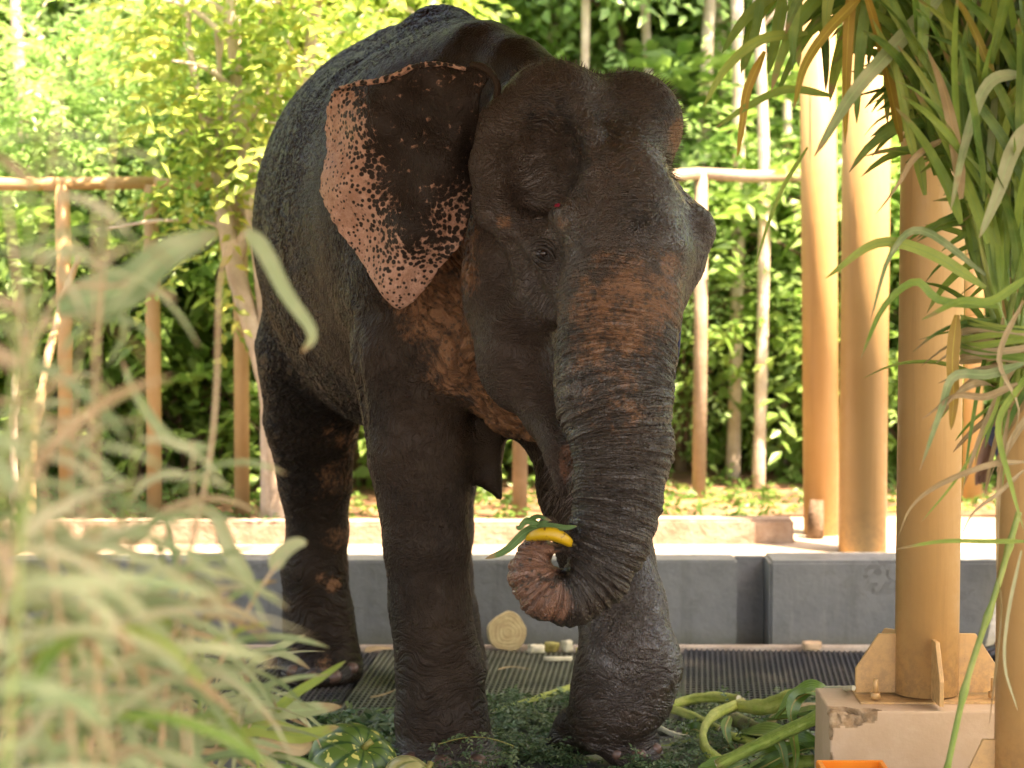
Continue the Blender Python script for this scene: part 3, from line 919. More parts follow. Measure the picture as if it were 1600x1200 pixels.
# roof of the shelter: it shades the animal; carried by the ochre columns
roof = thing('shelter_roof', 'corrugated sheet roof carried by the ochre columns above the elephant', 'roof')
ROOF_Z = 3.3
def corrugated(x0, x1, y0, y1, z, pitch=0.09):
    n = int((x1 - x0) / pitch * 4)
    xs = np.linspace(x0, x1, n + 1)
    v, f = [], []
    for i, xx in enumerate(xs):
        zz = z + 0.02 * math.sin(2 * math.pi * xx / pitch)
        v += [(xx, y0, zz), (xx, y1, zz)]
    for i in range(n):
        f.append((2 * i, 2 * i + 2, 2 * i + 3, 2 * i + 1))
    return v, np.array(f)
v, f = corrugated(-7.4, 2.9, 2.0, 9.44, ROOF_Z + 0.07)
link('roof_sheet', mesh_from('roof_sheet', v, f, M['roof'], smooth=True), roof)
for yy in (1.8, 4.0, 5.6, 7.5, 9.3):
    bm = bmesh.new()
    add_box(bm, -7.3, 2.85, yy - 0.04, yy + 0.04, ROOF_Z - 0.06, ROOF_Z + 0.045, 0.004)
    bm_to('rafter', bm, M['tan'], roof)

# ------------------------------------------------------------------ rubber mats
def make_mat(name, label, x0, x1, y0, y1, rot, mat, z=0.0, pitch=0.022, cross=True):
    t = thing(name, label, 'rubber mat', ((x0 + x1) / 2, (y0 + y1) / 2, z), rot, 'rubber mats on the floor')
    hx, hy = (x1 - x0) / 2, (y1 - y0) / 2
    bm = bmesh.new()
    add_box(bm, -hx, hx, -hy, hy, 0.003, 0.016, 0.003)
    bm_to('slab', bm, mat, t)
    bm = bmesh.new()
    n = int(2 * hx / pitch)
    for i in range(n):
        xx = -hx + pitch * (i + 0.5)
        add_box(bm, xx - 0.0038, xx + 0.0038, -hy + 0.01, hy - 0.01, 0.0161, 0.0245)
    if cross:
        m_ = int(2 * hy / 0.045)
        for i in range(m_):
            yy = -hy + 0.045 * (i + 0.5)
            add_box(bm, -hx + 0.01, hx - 0.01, yy - 0.004, yy + 0.004, 0.0162, 0.0205)
    o = bm_to('rib', bm, mat, t)
    o['kind'] = 'stuff'
    return t
g1 = PG(465, 1150)
make_mat('rubber_mat', 'black ribbed rubber mat under the hind foot by the leaves', -1.55, -0.62, 8.45, 9.95, R(-4.4), M['rubber'])
make_mat('rubber_mat', 'dusty olive green ribbed mat behind the front legs', -0.605, 0.63, 8.45, 9.95, R(-4.4), M['rubber_dust'])
make_mat('rubber_mat', 'black ribbed rubber mat between the elephant and the column base', 0.66, 1.85, 8.45, 9.95, R(-4.4), M['rubber'])
bm = bmesh.new()
add_box(bm, -1.6, 1.9, 10.012, 10.04, 0.0, 0.03, 0.006)
tag(bm_to('wooden_batten', bm, M['bark_pale']), 'thin brown batten along the foot of the grey wall', 'batten')

# ------------------------------------------------------------------ columns, pedestals
def cyl(bm, c, r, z0, z1, n=48, r2=None, lean=(0, 0)):
    r2 = r if r2 is None else r2
    lo = [bm.verts.new((c[0] + r * math.cos(2 * math.pi * i / n), c[1] + r * math.sin(2 * math.pi * i / n), z0)) for i in range(n)]
    hi = [bm.verts.new((c[0] + lean[0] + r2 * math.cos(2 * math.pi * i / n), c[1] + lean[1] + r2 * math.sin(2 * math.pi * i / n), z1)) for i in range(n)]
    for i in range(n):
        f = bm.faces.new((lo[i], lo[(i + 1) % n], hi[(i + 1) % n], hi[i]))
        f.smooth = True
    bm.faces.new(lo[::-1])
    bm.faces.new(hi)

def column(label, X, Yc, r, z0, plate=None, lean=(0, 0), mat=None, top=None, group='ochre columns of the shelter'):
    t = thing('column', label, 'column', (X, Yc, z0), 0, group)
    mat = mat or M['tan']
    bm = bmesh.new()
    cyl(bm, (0, 0), r, 0.012 if plate else -0.05, (top or ROOF_Z - 0.06) - z0, lean=lean)
    bm_to('shaft', bm, mat, t)
    if plate:
        s, gh, gw, angs, bolts = plate
        bm = bmesh.new()
        add_box(bm, -s, s, -0.125, 0.125, 0.0, 0.006, 0.001)
        bm_to('base_plate', bm, mat, t)
        for a in angs:
            bm = bmesh.new()
            pts = [(r - 0.004, 0.0125), (r + gw, 0.0125), (r + gw, gh * 0.45), (r + gw * 0.42, gh), (r - 0.004, gh)]
            fr = [bm.verts.new((p[0], -0.007, p[1])) for p in pts]
            bk = [bm.verts.new((p[0], 0.007, p[1])) for p in pts]
            bm.faces.new(fr)
            bm.faces.new(bk[::-1])
            for i in range(5):
                bm.faces.new((fr[(i + 1) % 5], fr[i], bk[i], bk[(i + 1) % 5]))
            bmesh.ops.bevel(bm, geom=bm.edges[:], offset=0.0015, segments=1, affect='EDGES')
            o = bm_to('gusset', bm, mat, t)
            o.rotation_euler = (0, 0, a)
        for bx_, by_ in bolts:
            bm = bmesh.new()
            cyl(bm, (0, 0), 0.0165, 0.0125, 0.031, 6)
            cyl(bm, (0, 0), 0.009, 0.031, 0.075, 14, 0.0085)
            o = bm_to('bolt', bm, mat, t)
            o.location = (bx_, by_, 0)
            o.rotation_euler = (0, 0, rnd.random())
    return t

def pedestal(label, x0, x1, y0, y1, h, chips):
    t = thing('pedestal', label, 'pedestal', ((x0 + x1) / 2, (y0 + y1) / 2, 0), 0, 'plastered column pedestals')
    bm = bmesh.new()
    hx, hy = (x1 - x0) / 2, (y1 - y0) / 2
    n = 40
    # a block as six grids so that the broken corner has real relief
    def grid(o, u, w, nu, nw):
        vs = [[bm.verts.new(o + u * (i / nu) + w * (j / nw)) for i in range(nu + 1)] for j in range(nw + 1)]
        for j in range(nw):
            for i in range(nu):
                bm.faces.new((vs[j][i], vs[j][i + 1], vs[j + 1][i + 1], vs[j + 1][i]))
    A0 = Vector((-hx, -hy, 0))
    ux, uy, uz = Vector((2 * hx, 0, 0)), Vector((0, 2 * hy, 0)), Vector((0, 0, h))
    grid(A0, ux, uz, 90, 44)
    grid(A0 + uz, ux, uy, 90, 60)
    grid(A0 + uy, -uy, uz, 60, 44)
    grid(A0 + ux, uy, uz, 8, 8)
    grid(A0 + ux + uy, -ux, uz, 8, 8)
    bmesh.ops.remove_doubles(bm, verts=bm.verts[:], dist=1e-5)
    bm.verts.ensure_lookup_table()
    raw = set()
    for v in bm.verts:
        p = v.co.copy()
        w = 0
        for (c, rad) in chips:
            q = Vector(c)
            d = (p - q)
            d = math.sqrt((d.x / rad[0]) ** 2 + (d.y / rad[1]) ** 2 + (d.z / rad[2]) ** 2)
            d += 0.5 * mnoise.noise(p * 22)
            w = max(w, 1 - d)
        if w > 0:
            k = min(w * 3.0, 1)
            e = 0.020 + 0.035 * (0.5 + 0.5 * mnoise.noise(p * 55)) + 0.012 * mnoise.noise(p * 140)
            ctr = Vector((0, 0, h * 0.4))
            v.co = p + (ctr - p).normalized() * e * k
            raw.add(v)
        else:
            v.co = p + Vector((mnoise.noise(p * 6), mnoise.noise(p * 6 + Vector((9, 0, 0))), 0)) * 0.002
    for f in bm.faces:
        f.smooth = True
        if any(v in raw for v in f.verts):
            f.material_index = 1
    bm_to('block', bm, None, t, mats=[M['plaster'], M['plaster_raw']])
    return t

PZ = 0.328
cx = P(1448, 900, 7.52).x
pedestal('peach plastered pedestal with a broken corner carrying the front column', P(1297, 1150, 7.27).x, 1.66, 7.27, 7.63, PZ, [((-0.34, -0.19, PZ), (0.13, 0.07, 0.05)), ((-0.36, -0.19, 0.14), (0.02, 0.07, 0.4))])
column('thick ochre steel column bolted to the pedestal with the broken corner', cx, 7.50, 0.1, PZ, (0.225, 0.20, 0.125, (0, math.pi, R(-88), R(93), R(140)), ((-0.175, -0.095), (0.195, -0.08), (0.18, 0.10), (-0.18, 0.10))))
pedestal('plastered pedestal under the column at the picture edge', 1.235, 1.80, 6.38, 6.95, 0.2, [])
column('sun dappled ochre column in front of the grass bundle', P(1558, 900, 6.65).x + 0.1, 6.65, 0.1, 0.2, (0.2, 0.18, 0.08, (math.pi, R(-90)), ()))
M['tan_dim'] = paint('ochre_paint_shaded', (0.45, 0.265, 0.105), (0.52, 0.32, 0.135), (0.20, 0.12, 0.06))  # dimmer copy of the column ochre, shade on the back columns painted in
column('ochre column rising just behind the grey wall', P(1347, 870, 10.42).x, 10.42, 0.104, WALL_Z, mat=M['tan_dim'])
column('slimmer ochre column with a short log against its foot', P(1284, 835, 10.98).x, 10.98, 0.082, WALL_Z, lean=(-0.05, 0), mat=M['tan_dim'])
column('pale sunlit post showing between the thick column and the hanging grass', P(1518, 785, 12.0).x, 12.0, 0.05, WALL_Z, mat=M['tan_far'], group=None)

# ------------------------------------------------------------------ fences behind the sandy path
M['rail_pale'] = simple_mat('bleached_pole_wood', (0.26, 0.19, 0.13), 0.8, (0.40, 0.31, 0.23), 5.0, 0.003, 40.0, 0.3)
def fence(label, posts, rail, group=None, r=0.037, mat='tan_far'):
    t = thing('pole_fence', label, 'fence', (posts[0][0], posts[0][1], WALL_Z))
    for (x, y, ztop) in posts:
        vs, fs = tube_geo([(x, y, WALL_Z - 0.05), (x + 0.004, y, 1.2), (x, y, ztop)], [r, r * 0.98, r * 0.96], 14)
        o = link('post', mesh_from('post', vs, [f for f in fs], M[mat], smooth=True), t)
        o.matrix_parent_inverse = Matrix.Translation(-t.location)
    for (a, b_) in rail:
        vs, fs = tube_geo([a, (Vector(a) + Vector(b_)) / 2 + Vector((0, 0, -0.01)), b_], 0.031, 12)
        o = link('rail', mesh_from('rail', vs, fs, M[mat], smooth=True), t)
        o.matrix_parent_inverse = Matrix.Translation(-t.location)
    return t
FY = 11.35
lp = [(P(q, 800, FY).x, FY, 1.975) for q in (-170, -35, 104, 241, 378, 520, 665)]
fence('ochre pole fence with a round top rail behind the leaves', lp, [((lp[0][0] - .1, FY, 1.99), (lp[3][0] + 0.02, FY, 1.985)), ((lp[3][0] + 0.02, FY, 1.985), (lp[-1][0] + .1, FY, 1.99))])
fence('pale pole fence seen under the chest of the elephant', [(P(812, 800, 11.4).x, 11.4, 1.95), (P(950, 800, 11.4).x, 11.4, 2.0), (P(1092, 780, 12.2).x, 12.2, 2.05)],
      [((P(812, 300, 11.4).x, 11.4, 1.96), (P(950, 290, 11.4).x, 11.4, 2.01)), ((P(950, 290, 11.4).x, 11.4, 2.01), (P(1092, 272, 12.2).x, 12.2, 2.04)), ((P(1092, 272, 12.2).x, 12.2, 2.04), (P(1250, 275, 12.3).x, 12.3, 2.03))], r=0.036, mat='rail_pale')
p0 = P(1273, 838, 10.84)
vs, fs = tube_geo([(p0.x, 10.84, WALL_Z - 0.01), (p0.x + .004, 10.84, WALL_Z + 0.09), (p0.x + 0.01, 10.85, WALL_Z + 0.17)], [0.04, 0.036, 0.03], 12)
tag(link('short_log', mesh_from('short_log', vs, fs, M['bark'], smooth=True)), 'short grey log standing against the slimmer column', 'log')
# ------------------------------------------------------------------ trees and bushes
L_ = {}
L_['mid'] = leaf_mat('leaves_mid_green', [(0.08, 0.19, 0.04), (0.14, 0.28, 0.06), (0.22, 0.38, 0.09), (0.33, 0.46, 0.15)], 0.5, 0.36)
L_['light'] = leaf_mat('leaves_light_green', [(0.15, 0.31, 0.08), (0.24, 0.42, 0.13), (0.37, 0.54, 0.22)], 0.52, 0.33)
L_['yellow'] = leaf_mat('leaves_yellow_green', [(0.13, 0.29, 0.05), (0.22, 0.40, 0.09), (0.38, 0.50, 0.14), (0.55, 0.50, 0.12)], 0.5, 0.4)
L_['dark'] = leaf_mat('leaves_dark_green', [(0.06, 0.14, 0.03), (0.10, 0.21, 0.045), (0.17, 0.29, 0.07)], 0.45, 0.33)

def leaves(name, pos, dirs, nrm, length, width, mat, r):
    """folded rhombic leaves; pos base points, dirs axis, nrm face normal (arrays)"""
    n = len(pos)
    dirs = dirs / np.linalg.norm(dirs, axis=1, keepdims=True)
    side = np.cross(dirs, nrm)
    side /= np.linalg.norm(side, axis=1, keepdims=True) + 1e-9
    up = np.cross(side, dirs)
    L = length[:, None]
    W = width[:, None]
    b = pos
    m = pos + dirs * L * 0.42
    tip = pos + dirs * L - up * L * 0.12
    l = m + side * W * 0.5 + up * W * 0.18
    rr = m - side * W * 0.5 + up * W * 0.18
    v = np.stack([b, l, tip, rr], 1).reshape(-1, 3)
    i = np.arange(n)[:, None] * 4
    f = np.concatenate([i + np.array([[0, 1, 2]]), i + np.array([[0, 2, 3]])], 1).reshape(-1, 3)
    me = mesh_from(name, v, f, mat)
    a = me.attributes.new('rv', 'FLOAT', 'POINT')
    a.data.foreach_set('value', np.repeat(r, 4).astype(np.float32))
    return me

def sprays(starts, dirs, rg, n_leaf=11, spray=0.32, ll=0.055, lw=0.026, droop=0.5):
    """leaflets in two rows along thin drooping twigs"""
    k = len(starts)
    dirs = dirs / np.linalg.norm(dirs, axis=1, keepdims=True)
    side = np.cross(dirs, np.array([0, 0, 1.0])) + rg.normal(0, 0.15, (k, 3))
    side /= np.linalg.norm(side, axis=1, keepdims=True)
    up = np.cross(side, dirs)
    t = (np.arange(n_leaf) + 0.5) / n_leaf
    sgn = np.where(np.arange(n_leaf) % 2 == 0, 1.0, -1.0)
    sl = spray * rg.uniform(0.7, 1.3, k)
    p = starts[:, None, :] + dirs[:, None, :] * (t[None, :, None] * sl[:, None, None])
    p[:, :, 2] -= droop * (t[None, :] ** 2) * sl[:, None]
    d = dirs[:, None, :] * 0.55 + side[:, None, :] * sgn[None, :, None] * 0.9 + rg.normal(0, 0.22, (k, n_leaf, 3))
    d[:, :, 2] -= 0.25
    nrm = up[:, None, :] + rg.normal(0, 0.35, (k, n_leaf, 3))
    m = k * n_leaf
    base = rg.uniform(0, 1, k)
    r = np.clip(np.repeat(base, n_leaf) * 0.7 + rg.uniform(0, 0.3, m), 0, 1)
    return p.reshape(m, 3), d.reshape(m, 3), nrm.reshape(m, 3), ll * rg.uniform(0.7, 1.25, m), lw * rg.uniform(0.7, 1.3, m), r

def crown(name, blobs, n_spray, mat, rg, **kw):
    """sprays spread over the shells of several uneven clumps"""
    wts = np.array([b[3] ** 2 for b in blobs])
    pick = rg.choice(len(blobs), n_spray, p=wts / wts.sum())
    bb = np.array(blobs)[pick]
    dv = rg.normal(0, 1, (n_spray, 3))
    dv /= np.linalg.norm(dv, axis=1, keepdims=True)
    rad = bb[:, 3:4] * (rg.uniform(0.25, 1.0, (n_spray, 1)) ** 0.5)
    st = bb[:, :3] + dv * rad * np.array([1, 1, 0.8])
    dd = dv + rg.normal(0, 0.4, (n_spray, 3))
    dd[:, 2] *= 0.6
    return leaves(name, *sprays(st, dd, rg, **kw)[:5], mat, sprays_r(n_spray, kw.get('n_leaf', 11), rg))

def sprays_r(k, n_leaf, rg):
    return np.clip(np.repeat(rg.uniform(0, 1, k), n_leaf) * 0.7 + rg.uniform(0, 0.3, k * n_leaf), 0, 1)

def branchy(rg, base_r, h, nb, spread, stems=1, lean=0.15, sides=8, start=0.45):
    """trunk with limbs, one mesh; returns verts, faces, limb ends"""
    V_, F_, ends = [], [], []
    def add(pts, rad):
        vs, fs = tube_geo(pts, rad, sides)
        o = len(V_)
        V_.extend(vs)
        F_.extend([tuple(i + o for i in f) for f in fs])
    for s in range(stems):
        a0 = rg.uniform(0, 6.28)
        ln = lean * (1 if stems == 1 else 2.2)
        wob = rg.normal(0, 0.04, (6, 2)) * h * 0.25
        pts = []
        for i in range(6):
            t = i / 5
            pts.append(Vector((math.cos(a0) * ln * h * t * t + wob[i][0] * t + (0.04 * math.cos(a0) if stems > 1 else 0), math.sin(a0) * ln * h * t * t + wob[i][1] * t + (0.04 * math.sin(a0) if stems > 1 else 0), h * t)))
        pts[0].z = -0.12
        add(smooth_curve(pts, 12), [base_r * (1.15 if i == 0 else 1) * (1 - 0.72 * i / 11) for i in range(12)])
        for b in range(nb):
            t = start + (1 - start) * (b + rg.uniform(0, 0.9)) / nb
            i = min(4, int(t * 5))
            p = pts[i].lerp(pts[i + 1], t * 5 - i)
            a = rg.uniform(0, 6.28)
            L = spread * rg.uniform(0.5, 1.0) * (1.1 - 0.5 * t)
            q = p + Vector((math.cos(a) * L, math.sin(a) * L, L * rg.uniform(0.2, 0.7)))
            mid = p.lerp(q, 0.5) + Vector((0, 0, L * 0.12))
            r0 = base_r * (1 - 0.72 * t) * 0.6
            add(smooth_curve([p, mid, q], 7), [r0 * (1 - 0.8 * i / 6) + 0.002 for i in range(7)])
            ends.append(q)
            for s2 in range(2):
                q2 = mid.lerp(q, rg.uniform(0.2, 0.9)) + Vector(rg.normal(0, 0.28, 3).tolist()) * L
                add([mid.lerp(q, 0.3), q2], [r0 * 0.35, 0.003])
                ends.append(q2)
        ends.append(pts[-1])
    return V_, F_, ends

def tree_meshes(kind, seed, **a):
    rg = np.random.default_rng(seed)
    V_, F_, ends = branchy(rg, a['r'], a['h'], a['nb'], a['spread'], a.get('stems', 1), a.get('lean', 0.08), start=a.get('start', 0.45))
    tm = mesh_from('trunk', V_, F_, a['bark'], smooth=True)
    blobs = [(e.x, e.y, e.z, a['clump'] * rg.uniform(0.6, 1.2)) for e in ends]
    if a.get('skirt'):
        for i in range(a['skirt']):
            an = rg.uniform(0, 6.28)
            q = rg.uniform(0.1, a['spread'])
            blobs.append((math.cos(an) * q, math.sin(an) * q, rg.uniform(0.15, a['h']), a['clump'] * rg.uniform(0.6, 1.1)))
    cm = crown('crown', blobs, a['n'], L_[a['leaf']], rg, n_leaf=a.get('nl', 11), spray=a.get('sp', 0.3), ll=a.get('ll', 0.06), lw=a.get('lw', 0.028), droop=a.get('droop', 0.4))
    return tm, cm

def plant_tree(name, label, cat, meshes, loc, rot=0.0, sc=1.0, group=None):
    t = thing(name, label, cat, loc, rot, group)
    t.scale = (sc, sc, sc)
    link('trunk' if 'tree' in name else 'stem', meshes[0], t)
    link('crown' if 'tree' in name else 'foliage', meshes[1], t)
    return t

def gz(x, y):
    return forest_z(x, y) if y > (10.8 if x < XK else 11.6) else WALL_Z

# near, single plants with a look of their own
white = tree_meshes('w', 21, r=0.062, h=2.75, nb=7, spread=0.62, stems=3, lean=0.045, bark=M['bark_pale'], clump=0.30, n=620, leaf='yellow', nl=8, sp=0.26, ll=0.075, lw=0.042, start=0.5)
x = P(436, 838, 11.1).x
wt = plant_tree('white_barked_tree', 'white barked tree with several bright stems leaning beside the flank', 'tree', white, (x, 11.15, WALL_Z), 0.6)
for q, ra, rb_ in ((((436, 838), (430, 720), (418, 600), (390, 500), (362, 400), (346, 300)), 0.055, 0.042), (((348, 310), (330, 240), (318, 180), (300, 100), (290, -20)), 0.030, 0.012), (((350, 320), (362, 250), (366, 180), (372, 90), (368, -20)), 0.030, 0.014),
        (((347, 300), (340, 230), (345, 150), (338, 40)), 0.024, 0.010), (((366, 410), (395, 330), (402, 250), (425, 190), (440, 100)), 0.030, 0.012), (((372, 120), (400, 60), (420, -20)), 0.014, 0.008), (((312, 160), (340, 110), (352, 30)), 0.012, 0.006), (((360, 395), (335, 350), (250, 345), (150, 360)), 0.014, 0.006)):
    pts = smooth_curve([P(a, b_, 11.1) for a, b_ in q], 16)
    vs, fs = tube_geo(pts, [ra + (rb_ - ra) * i / 15 + 0.002 * math.sin(i * 1.9) for i in range(16)], 9)
    o = link('limb', mesh_from('limb', vs, fs, M['bark_pale'], smooth=True), wt)
    o.matrix_parent_inverse = (Matrix.Translation(wt.location) @ Matrix.Rotation(0.6, 4, 'Z')).inverted()
pin = tree_meshes('p', 22, r=0.03, h=2.1, nb=9, spread=0.75, stems=3, lean=0.10, bark=M['bark'], clump=0.42, n=1500, leaf='light', nl=14, sp=0.34, ll=0.052, lw=0.024, skirt=0, start=0.55)
x = P(215, 300, 12.4).x
plant_tree('feathery_tree', 'light green feathery tree spilling over the fence rail', 'tree', pin, (x, 12.5, gz(x, 12.5)), 0.2)
x = P(470, 100, 12.9).x
plant_tree('yellow_leaved_tree', 'bright yellow green tree glowing above the rump', 'tree', tree_meshes('y', 23, r=0.04, h=3.1, nb=9, spread=0.7, stems=2, bark=M['bark_pale'], clump=0.36, n=1100, leaf='yellow', nl=9, sp=0.28, ll=0.075, lw=0.042, start=0.5), (x, 12.9, gz(x, 12.9)))

bush = [tree_meshes('b', 30 + i, r=0.018, h=1.3, nb=6, spread=0.6, stems=4, lean=0.16, bark=M['bark'], clump=0.30, n=430, leaf=('mid', 'mid', 'light')[i], nl=9, sp=0.28, ll=(0.085, 0.13, 0.055)[i], lw=(0.042, 0.055, 0.024)[i], skirt=8, start=0.15) for i in range(3)]
slim = [tree_meshes('s', 40 + i, r=0.05, h=5.2, nb=10, spread=0.95, bark=M['bark_pale'] if i % 2 == 0 else M['bark'], clump=0.42, n=850, leaf=('light', 'mid', 'mid', 'light')[i], nl=9, sp=0.34, ll=0.10, lw=0.05, lean=0.03, start=(0.52, 0.50, 0.45, 0.55)[i]) for i in range(4)]
sap = [tree_meshes('a', 50 + i, r=0.022, h=3.0, nb=12, spread=0.6, bark=M['bark'], clump=0.28, n=480, leaf=('mid', 'light', 'mid')[i], nl=9, sp=0.3, ll=0.095, lw=0.048, lean=0.06, start=0.12) for i in range(3)]

tr = random.Random(3)
_marks = ((26, 'the whitish stick at the picture edge'), (104, 'the first full ochre fence post'), (241, 'the second full ochre fence post'), (378, 'the fence post beside the flank'), (480, 'the hind leg of the elephant'), (610, 'the hump of the back'), (700, 'the ear of the elephant'), (812, 'the post seen under the chest'), (930, 'the crown of the head'), (1030, 'the far brow of the elephant'),
          (1092, 'the post beside the far cheek'), (1146, 'the crooked whitish trunk'), (1186, 'the bare pale trunk'), (1284, 'the slimmer ochre column'), (1347, 'the column behind the wall'), (1448, 'the thick front column'), (1520, 'the pale sunlit post'), (1620, 'the hanging cane bundle'))
_used = set()
def place_words(what, px, Y):
    m = min(_marks, key=lambda e: abs(e[0] - px))[1]
    for rel in (('just behind', 'farther back behind', 'deep in the wood behind', 'half hidden and deep behind', 'far off behind') if Y < 14 else ('farther back behind', 'deep in the wood behind', 'far off behind', 'half hidden and deep behind', 'just visible behind')):
        s_ = what + ' ' + rel + ' ' + m
        if s_ not in _used:
            _used.add(s_)
            return s_
    return s_
for q, Y, k in ((1090, 13.3, 0), (1186, 14.6, 0), (1143, 13.9, 2), (1045, 16.5, 3), (35, 15.5, 2), (120, 15.0, 1), (290, 15.5, 3), (560, 15.0, 1), (680, 16.0, 0), (860, 15.0, 2), (980, 14.4, 1), (1250, 15.4, 1), (1400, 14.8, 0), (1520, 14.2, 3), (1640, 15.2, 2), (-90, 15.3, 0), (770, 17.3, 3), (1330, 17.0, 2)):
    x = P(q, 600, Y).x
    plant_tree('slender_tree', place_words('pale trunked slender tree' if k % 2 == 0 else 'brown trunked slender tree', q, Y), 'tree', slim[k], (x, Y, gz(x, Y)), tr.uniform(0, 6.28), tr.uniform(0.85, 1.15), 'slender trees of the wood')
def bare_trunk(label, px, Y, r, h, top):
    x = P(px, 600, Y).x
    t = thing('slender_tree', label, 'tree', (x, Y, gz(x, Y)), 0, 'slender trees of the wood')
    pts = smooth_curve([(0, 0, -0.1), (0.02, 0, h * 0.33), (-0.02, 0.02, h * 0.66), (top, 0, h)], 24)
    vs, fs = tube_geo(pts, [r * (1 - 0.35 * i / 23) * (1 + 0.06 * math.sin(i * 2.3)) for i in range(24)], 12)
    link('trunk', mesh_from('trunk', vs, fs, M['bark_pale'], smooth=True), t)
    for j in range(5):
        a = Vector(pts[9 + 3 * j])
        e = a + Vector((0.3 * math.sin(j * 2.4), 0.15 * math.cos(j * 1.7), 0.28))
        vs, fs = tube_geo([a, a.lerp(e, 0.5) + Vector((0, 0, -0.03)), e], [r * 0.3, r * 0.2, 0.003], 7)
        link('branch', mesh_from('branch', vs, fs, M['bark_pale'], smooth=True), t)
bare_trunk('bare pale trunk standing between the head and the slimmer ochre column', 1186, 12.5, 0.034, 4.6, 0.1)
bare_trunk('crooked whitish trunk rising behind the fence rail end', 1146, 12.9, 0.038, 5.0, -0.12)
bare_trunk('thin pale trunk at the top corner beyond the leaves', 38, 12.7, 0.035, 4.5, 0.15)
bare_trunk('thin grey trunk just past the far cheek of the elephant', 1125, 13.6, 0.028, 5.0, 0.2)
bare_trunk('thin tan trunk half way between the bare pale trunk and the slimmer column', 1222, 13.2, 0.026, 5.0, 0.1)
bare_trunk('leaning thin trunk above the crown of the head', 905, 13.0, 0.028, 5.0, -0.5)
bare_trunk('thin trunk rising above the far dome of the head', 1012, 13.4, 0.030, 5.0, 0.3)
bare_trunk('pale thin trunk showing between the two back columns', 1320, 13.0, 0.030, 5.0, 0.1)
bare_trunk('thin trunk behind the second full ochre fence post', 262, 13.0, 0.028, 4.5, 0.1)
for q, Y, k in ((30, 12.6, 1), (150, 12.9, 0), (300, 12.8, 1), (340, 13.3, 2), (560, 12.8, 0), (700, 13.0, 1), (830, 13.6, 0), (930, 13.4, 2), (1030, 14.4, 1), (1120, 15.3, 0), (1210, 13.9, 1), (1290, 13.1, 0), (1400, 12.9, 2), (1500, 13.4, 1), (1590, 12.9, 0), (-60, 12.9, 2), (1690, 13.2, 1), (640, 14.2, 2), (200, 14.2, 2), (80, 13.8, 0), (1060, 13.2, 2), (1160, 14.2, 1), (1250, 14.8, 2), (1340, 15.5, 1), (120, 15.2, 2), (380, 15.0, 1), (20, 14.6, 1), (250, 13.5, 1), (420, 13.6, 2)):
    x = P(q, 600, Y).x
    plant_tree('leafy_bush', place_words(('mid green bush', 'light green bush', 'pale green bush')[k], q, Y), 'bush', bush[k], (x, Y, gz(x, Y)), tr.uniform(0, 6.28), tr.uniform(0.85, 1.4), 'bushes at the edge of the wood')
for i in range(34):
    q = tr.uniform(-250, 1850)
    Y = tr.uniform(14.5, 22)
    k = tr.randrange(3)
    x = P(q, 600, Y).x
    plant_tree('young_tree', place_words(('mid green young tree', 'light green young tree', 'leafy young tree')[k], q, Y), 'tree', sap[k], (x, Y, gz(x, Y)), tr.uniform(0, 6.28), tr.uniform(0.9, 1.5), 'young trees in the depth of the wood')
# the far wood reads as one mass
rg = np.random.default_rng(77)
n = 7000
st = np.stack([rg.uniform(-13, 13, n), rg.uniform(22, 30, n), rg.uniform(0.3, 8.5, n)], 1)
keep = np.array([mnoise.noise(Vector((a[0] * 0.45, a[1] * 0.3, a[2] * 0.5))) > -0.22 for a in st])
st = st[keep]
dd = rg.normal(0, 1, (len(st), 3))
fm = leaves('far_wood', *sprays(st, dd, rg, n_leaf=9, spray=0.55, ll=0.16, lw=0.09)[:5], L_['light'], sprays_r(len(st), 9, rg))
far = link('far_wood', fm, kind='stuff', label='distant wood reading as one mass of sunlit leaves', category='wood')
tv, tf = [], []
for i in range(60):
    x, y = rg.uniform(-12, 12), rg.uniform(18, 32)
    r0 = rg.uniform(0.04, 0.12)
    vs, fs = tube_geo([(x, y, 0.3), (x + rg.normal(0, .15), y, 4), (x + rg.normal(0, .4), y, 9)], [r0, r0 * .8, r0 * .5], 7)
    o_ = len(tv)
    tv += vs
    tf += [tuple(j + o_ for j in f) for f in fs]
link('far_trunks', mesh_from('far_trunks', tv, tf, M['bark'], smooth=True), kind='stuff', label='brown trunks standing in the distant wood', category='trunks')
# hillside closing the wood
sheet('wooded_hill', -60, 60, 31, 75, lambda x, y: 0.4 + (y - 31) * 0.42 + 1.5 * mnoise.noise(Vector((x * .2, y * .2, 0))), 60, 24, simple_mat('hill_greenery', (0.02, 0.045, 0.012), 0.9, (0.08, 0.14, 0.03), 2.5, 0.2, 2.0, 0.2), kind='structure')
# the wood goes on to both sides of the shelter
for sx, x0, x1 in ((-1, -9.5, -6.0), (1, 5.5, 9.0)):
    n = 3000
    st = np.stack([rg.uniform(x0, x1, n), rg.uniform(-3, 17, n), rg.uniform(0.2, 7.0, n)], 1)
    st = st[np.array([mnoise.noise(Vector((a[0] * 0.45, a[1] * 0.4, a[2] * 0.5))) > -0.15 for a in st])]
    dd = rg.normal(0, 1, (len(st), 3))
    link('side_wood', leaves('side_wood', *sprays(st, dd, rg, n_leaf=9, spray=0.5, ll=0.16, lw=0.09)[:5], L_['mid'], sprays_r(len(st), 9, rg)), kind='stuff', label='dense green wood closing in beside the shelter', category='wood')
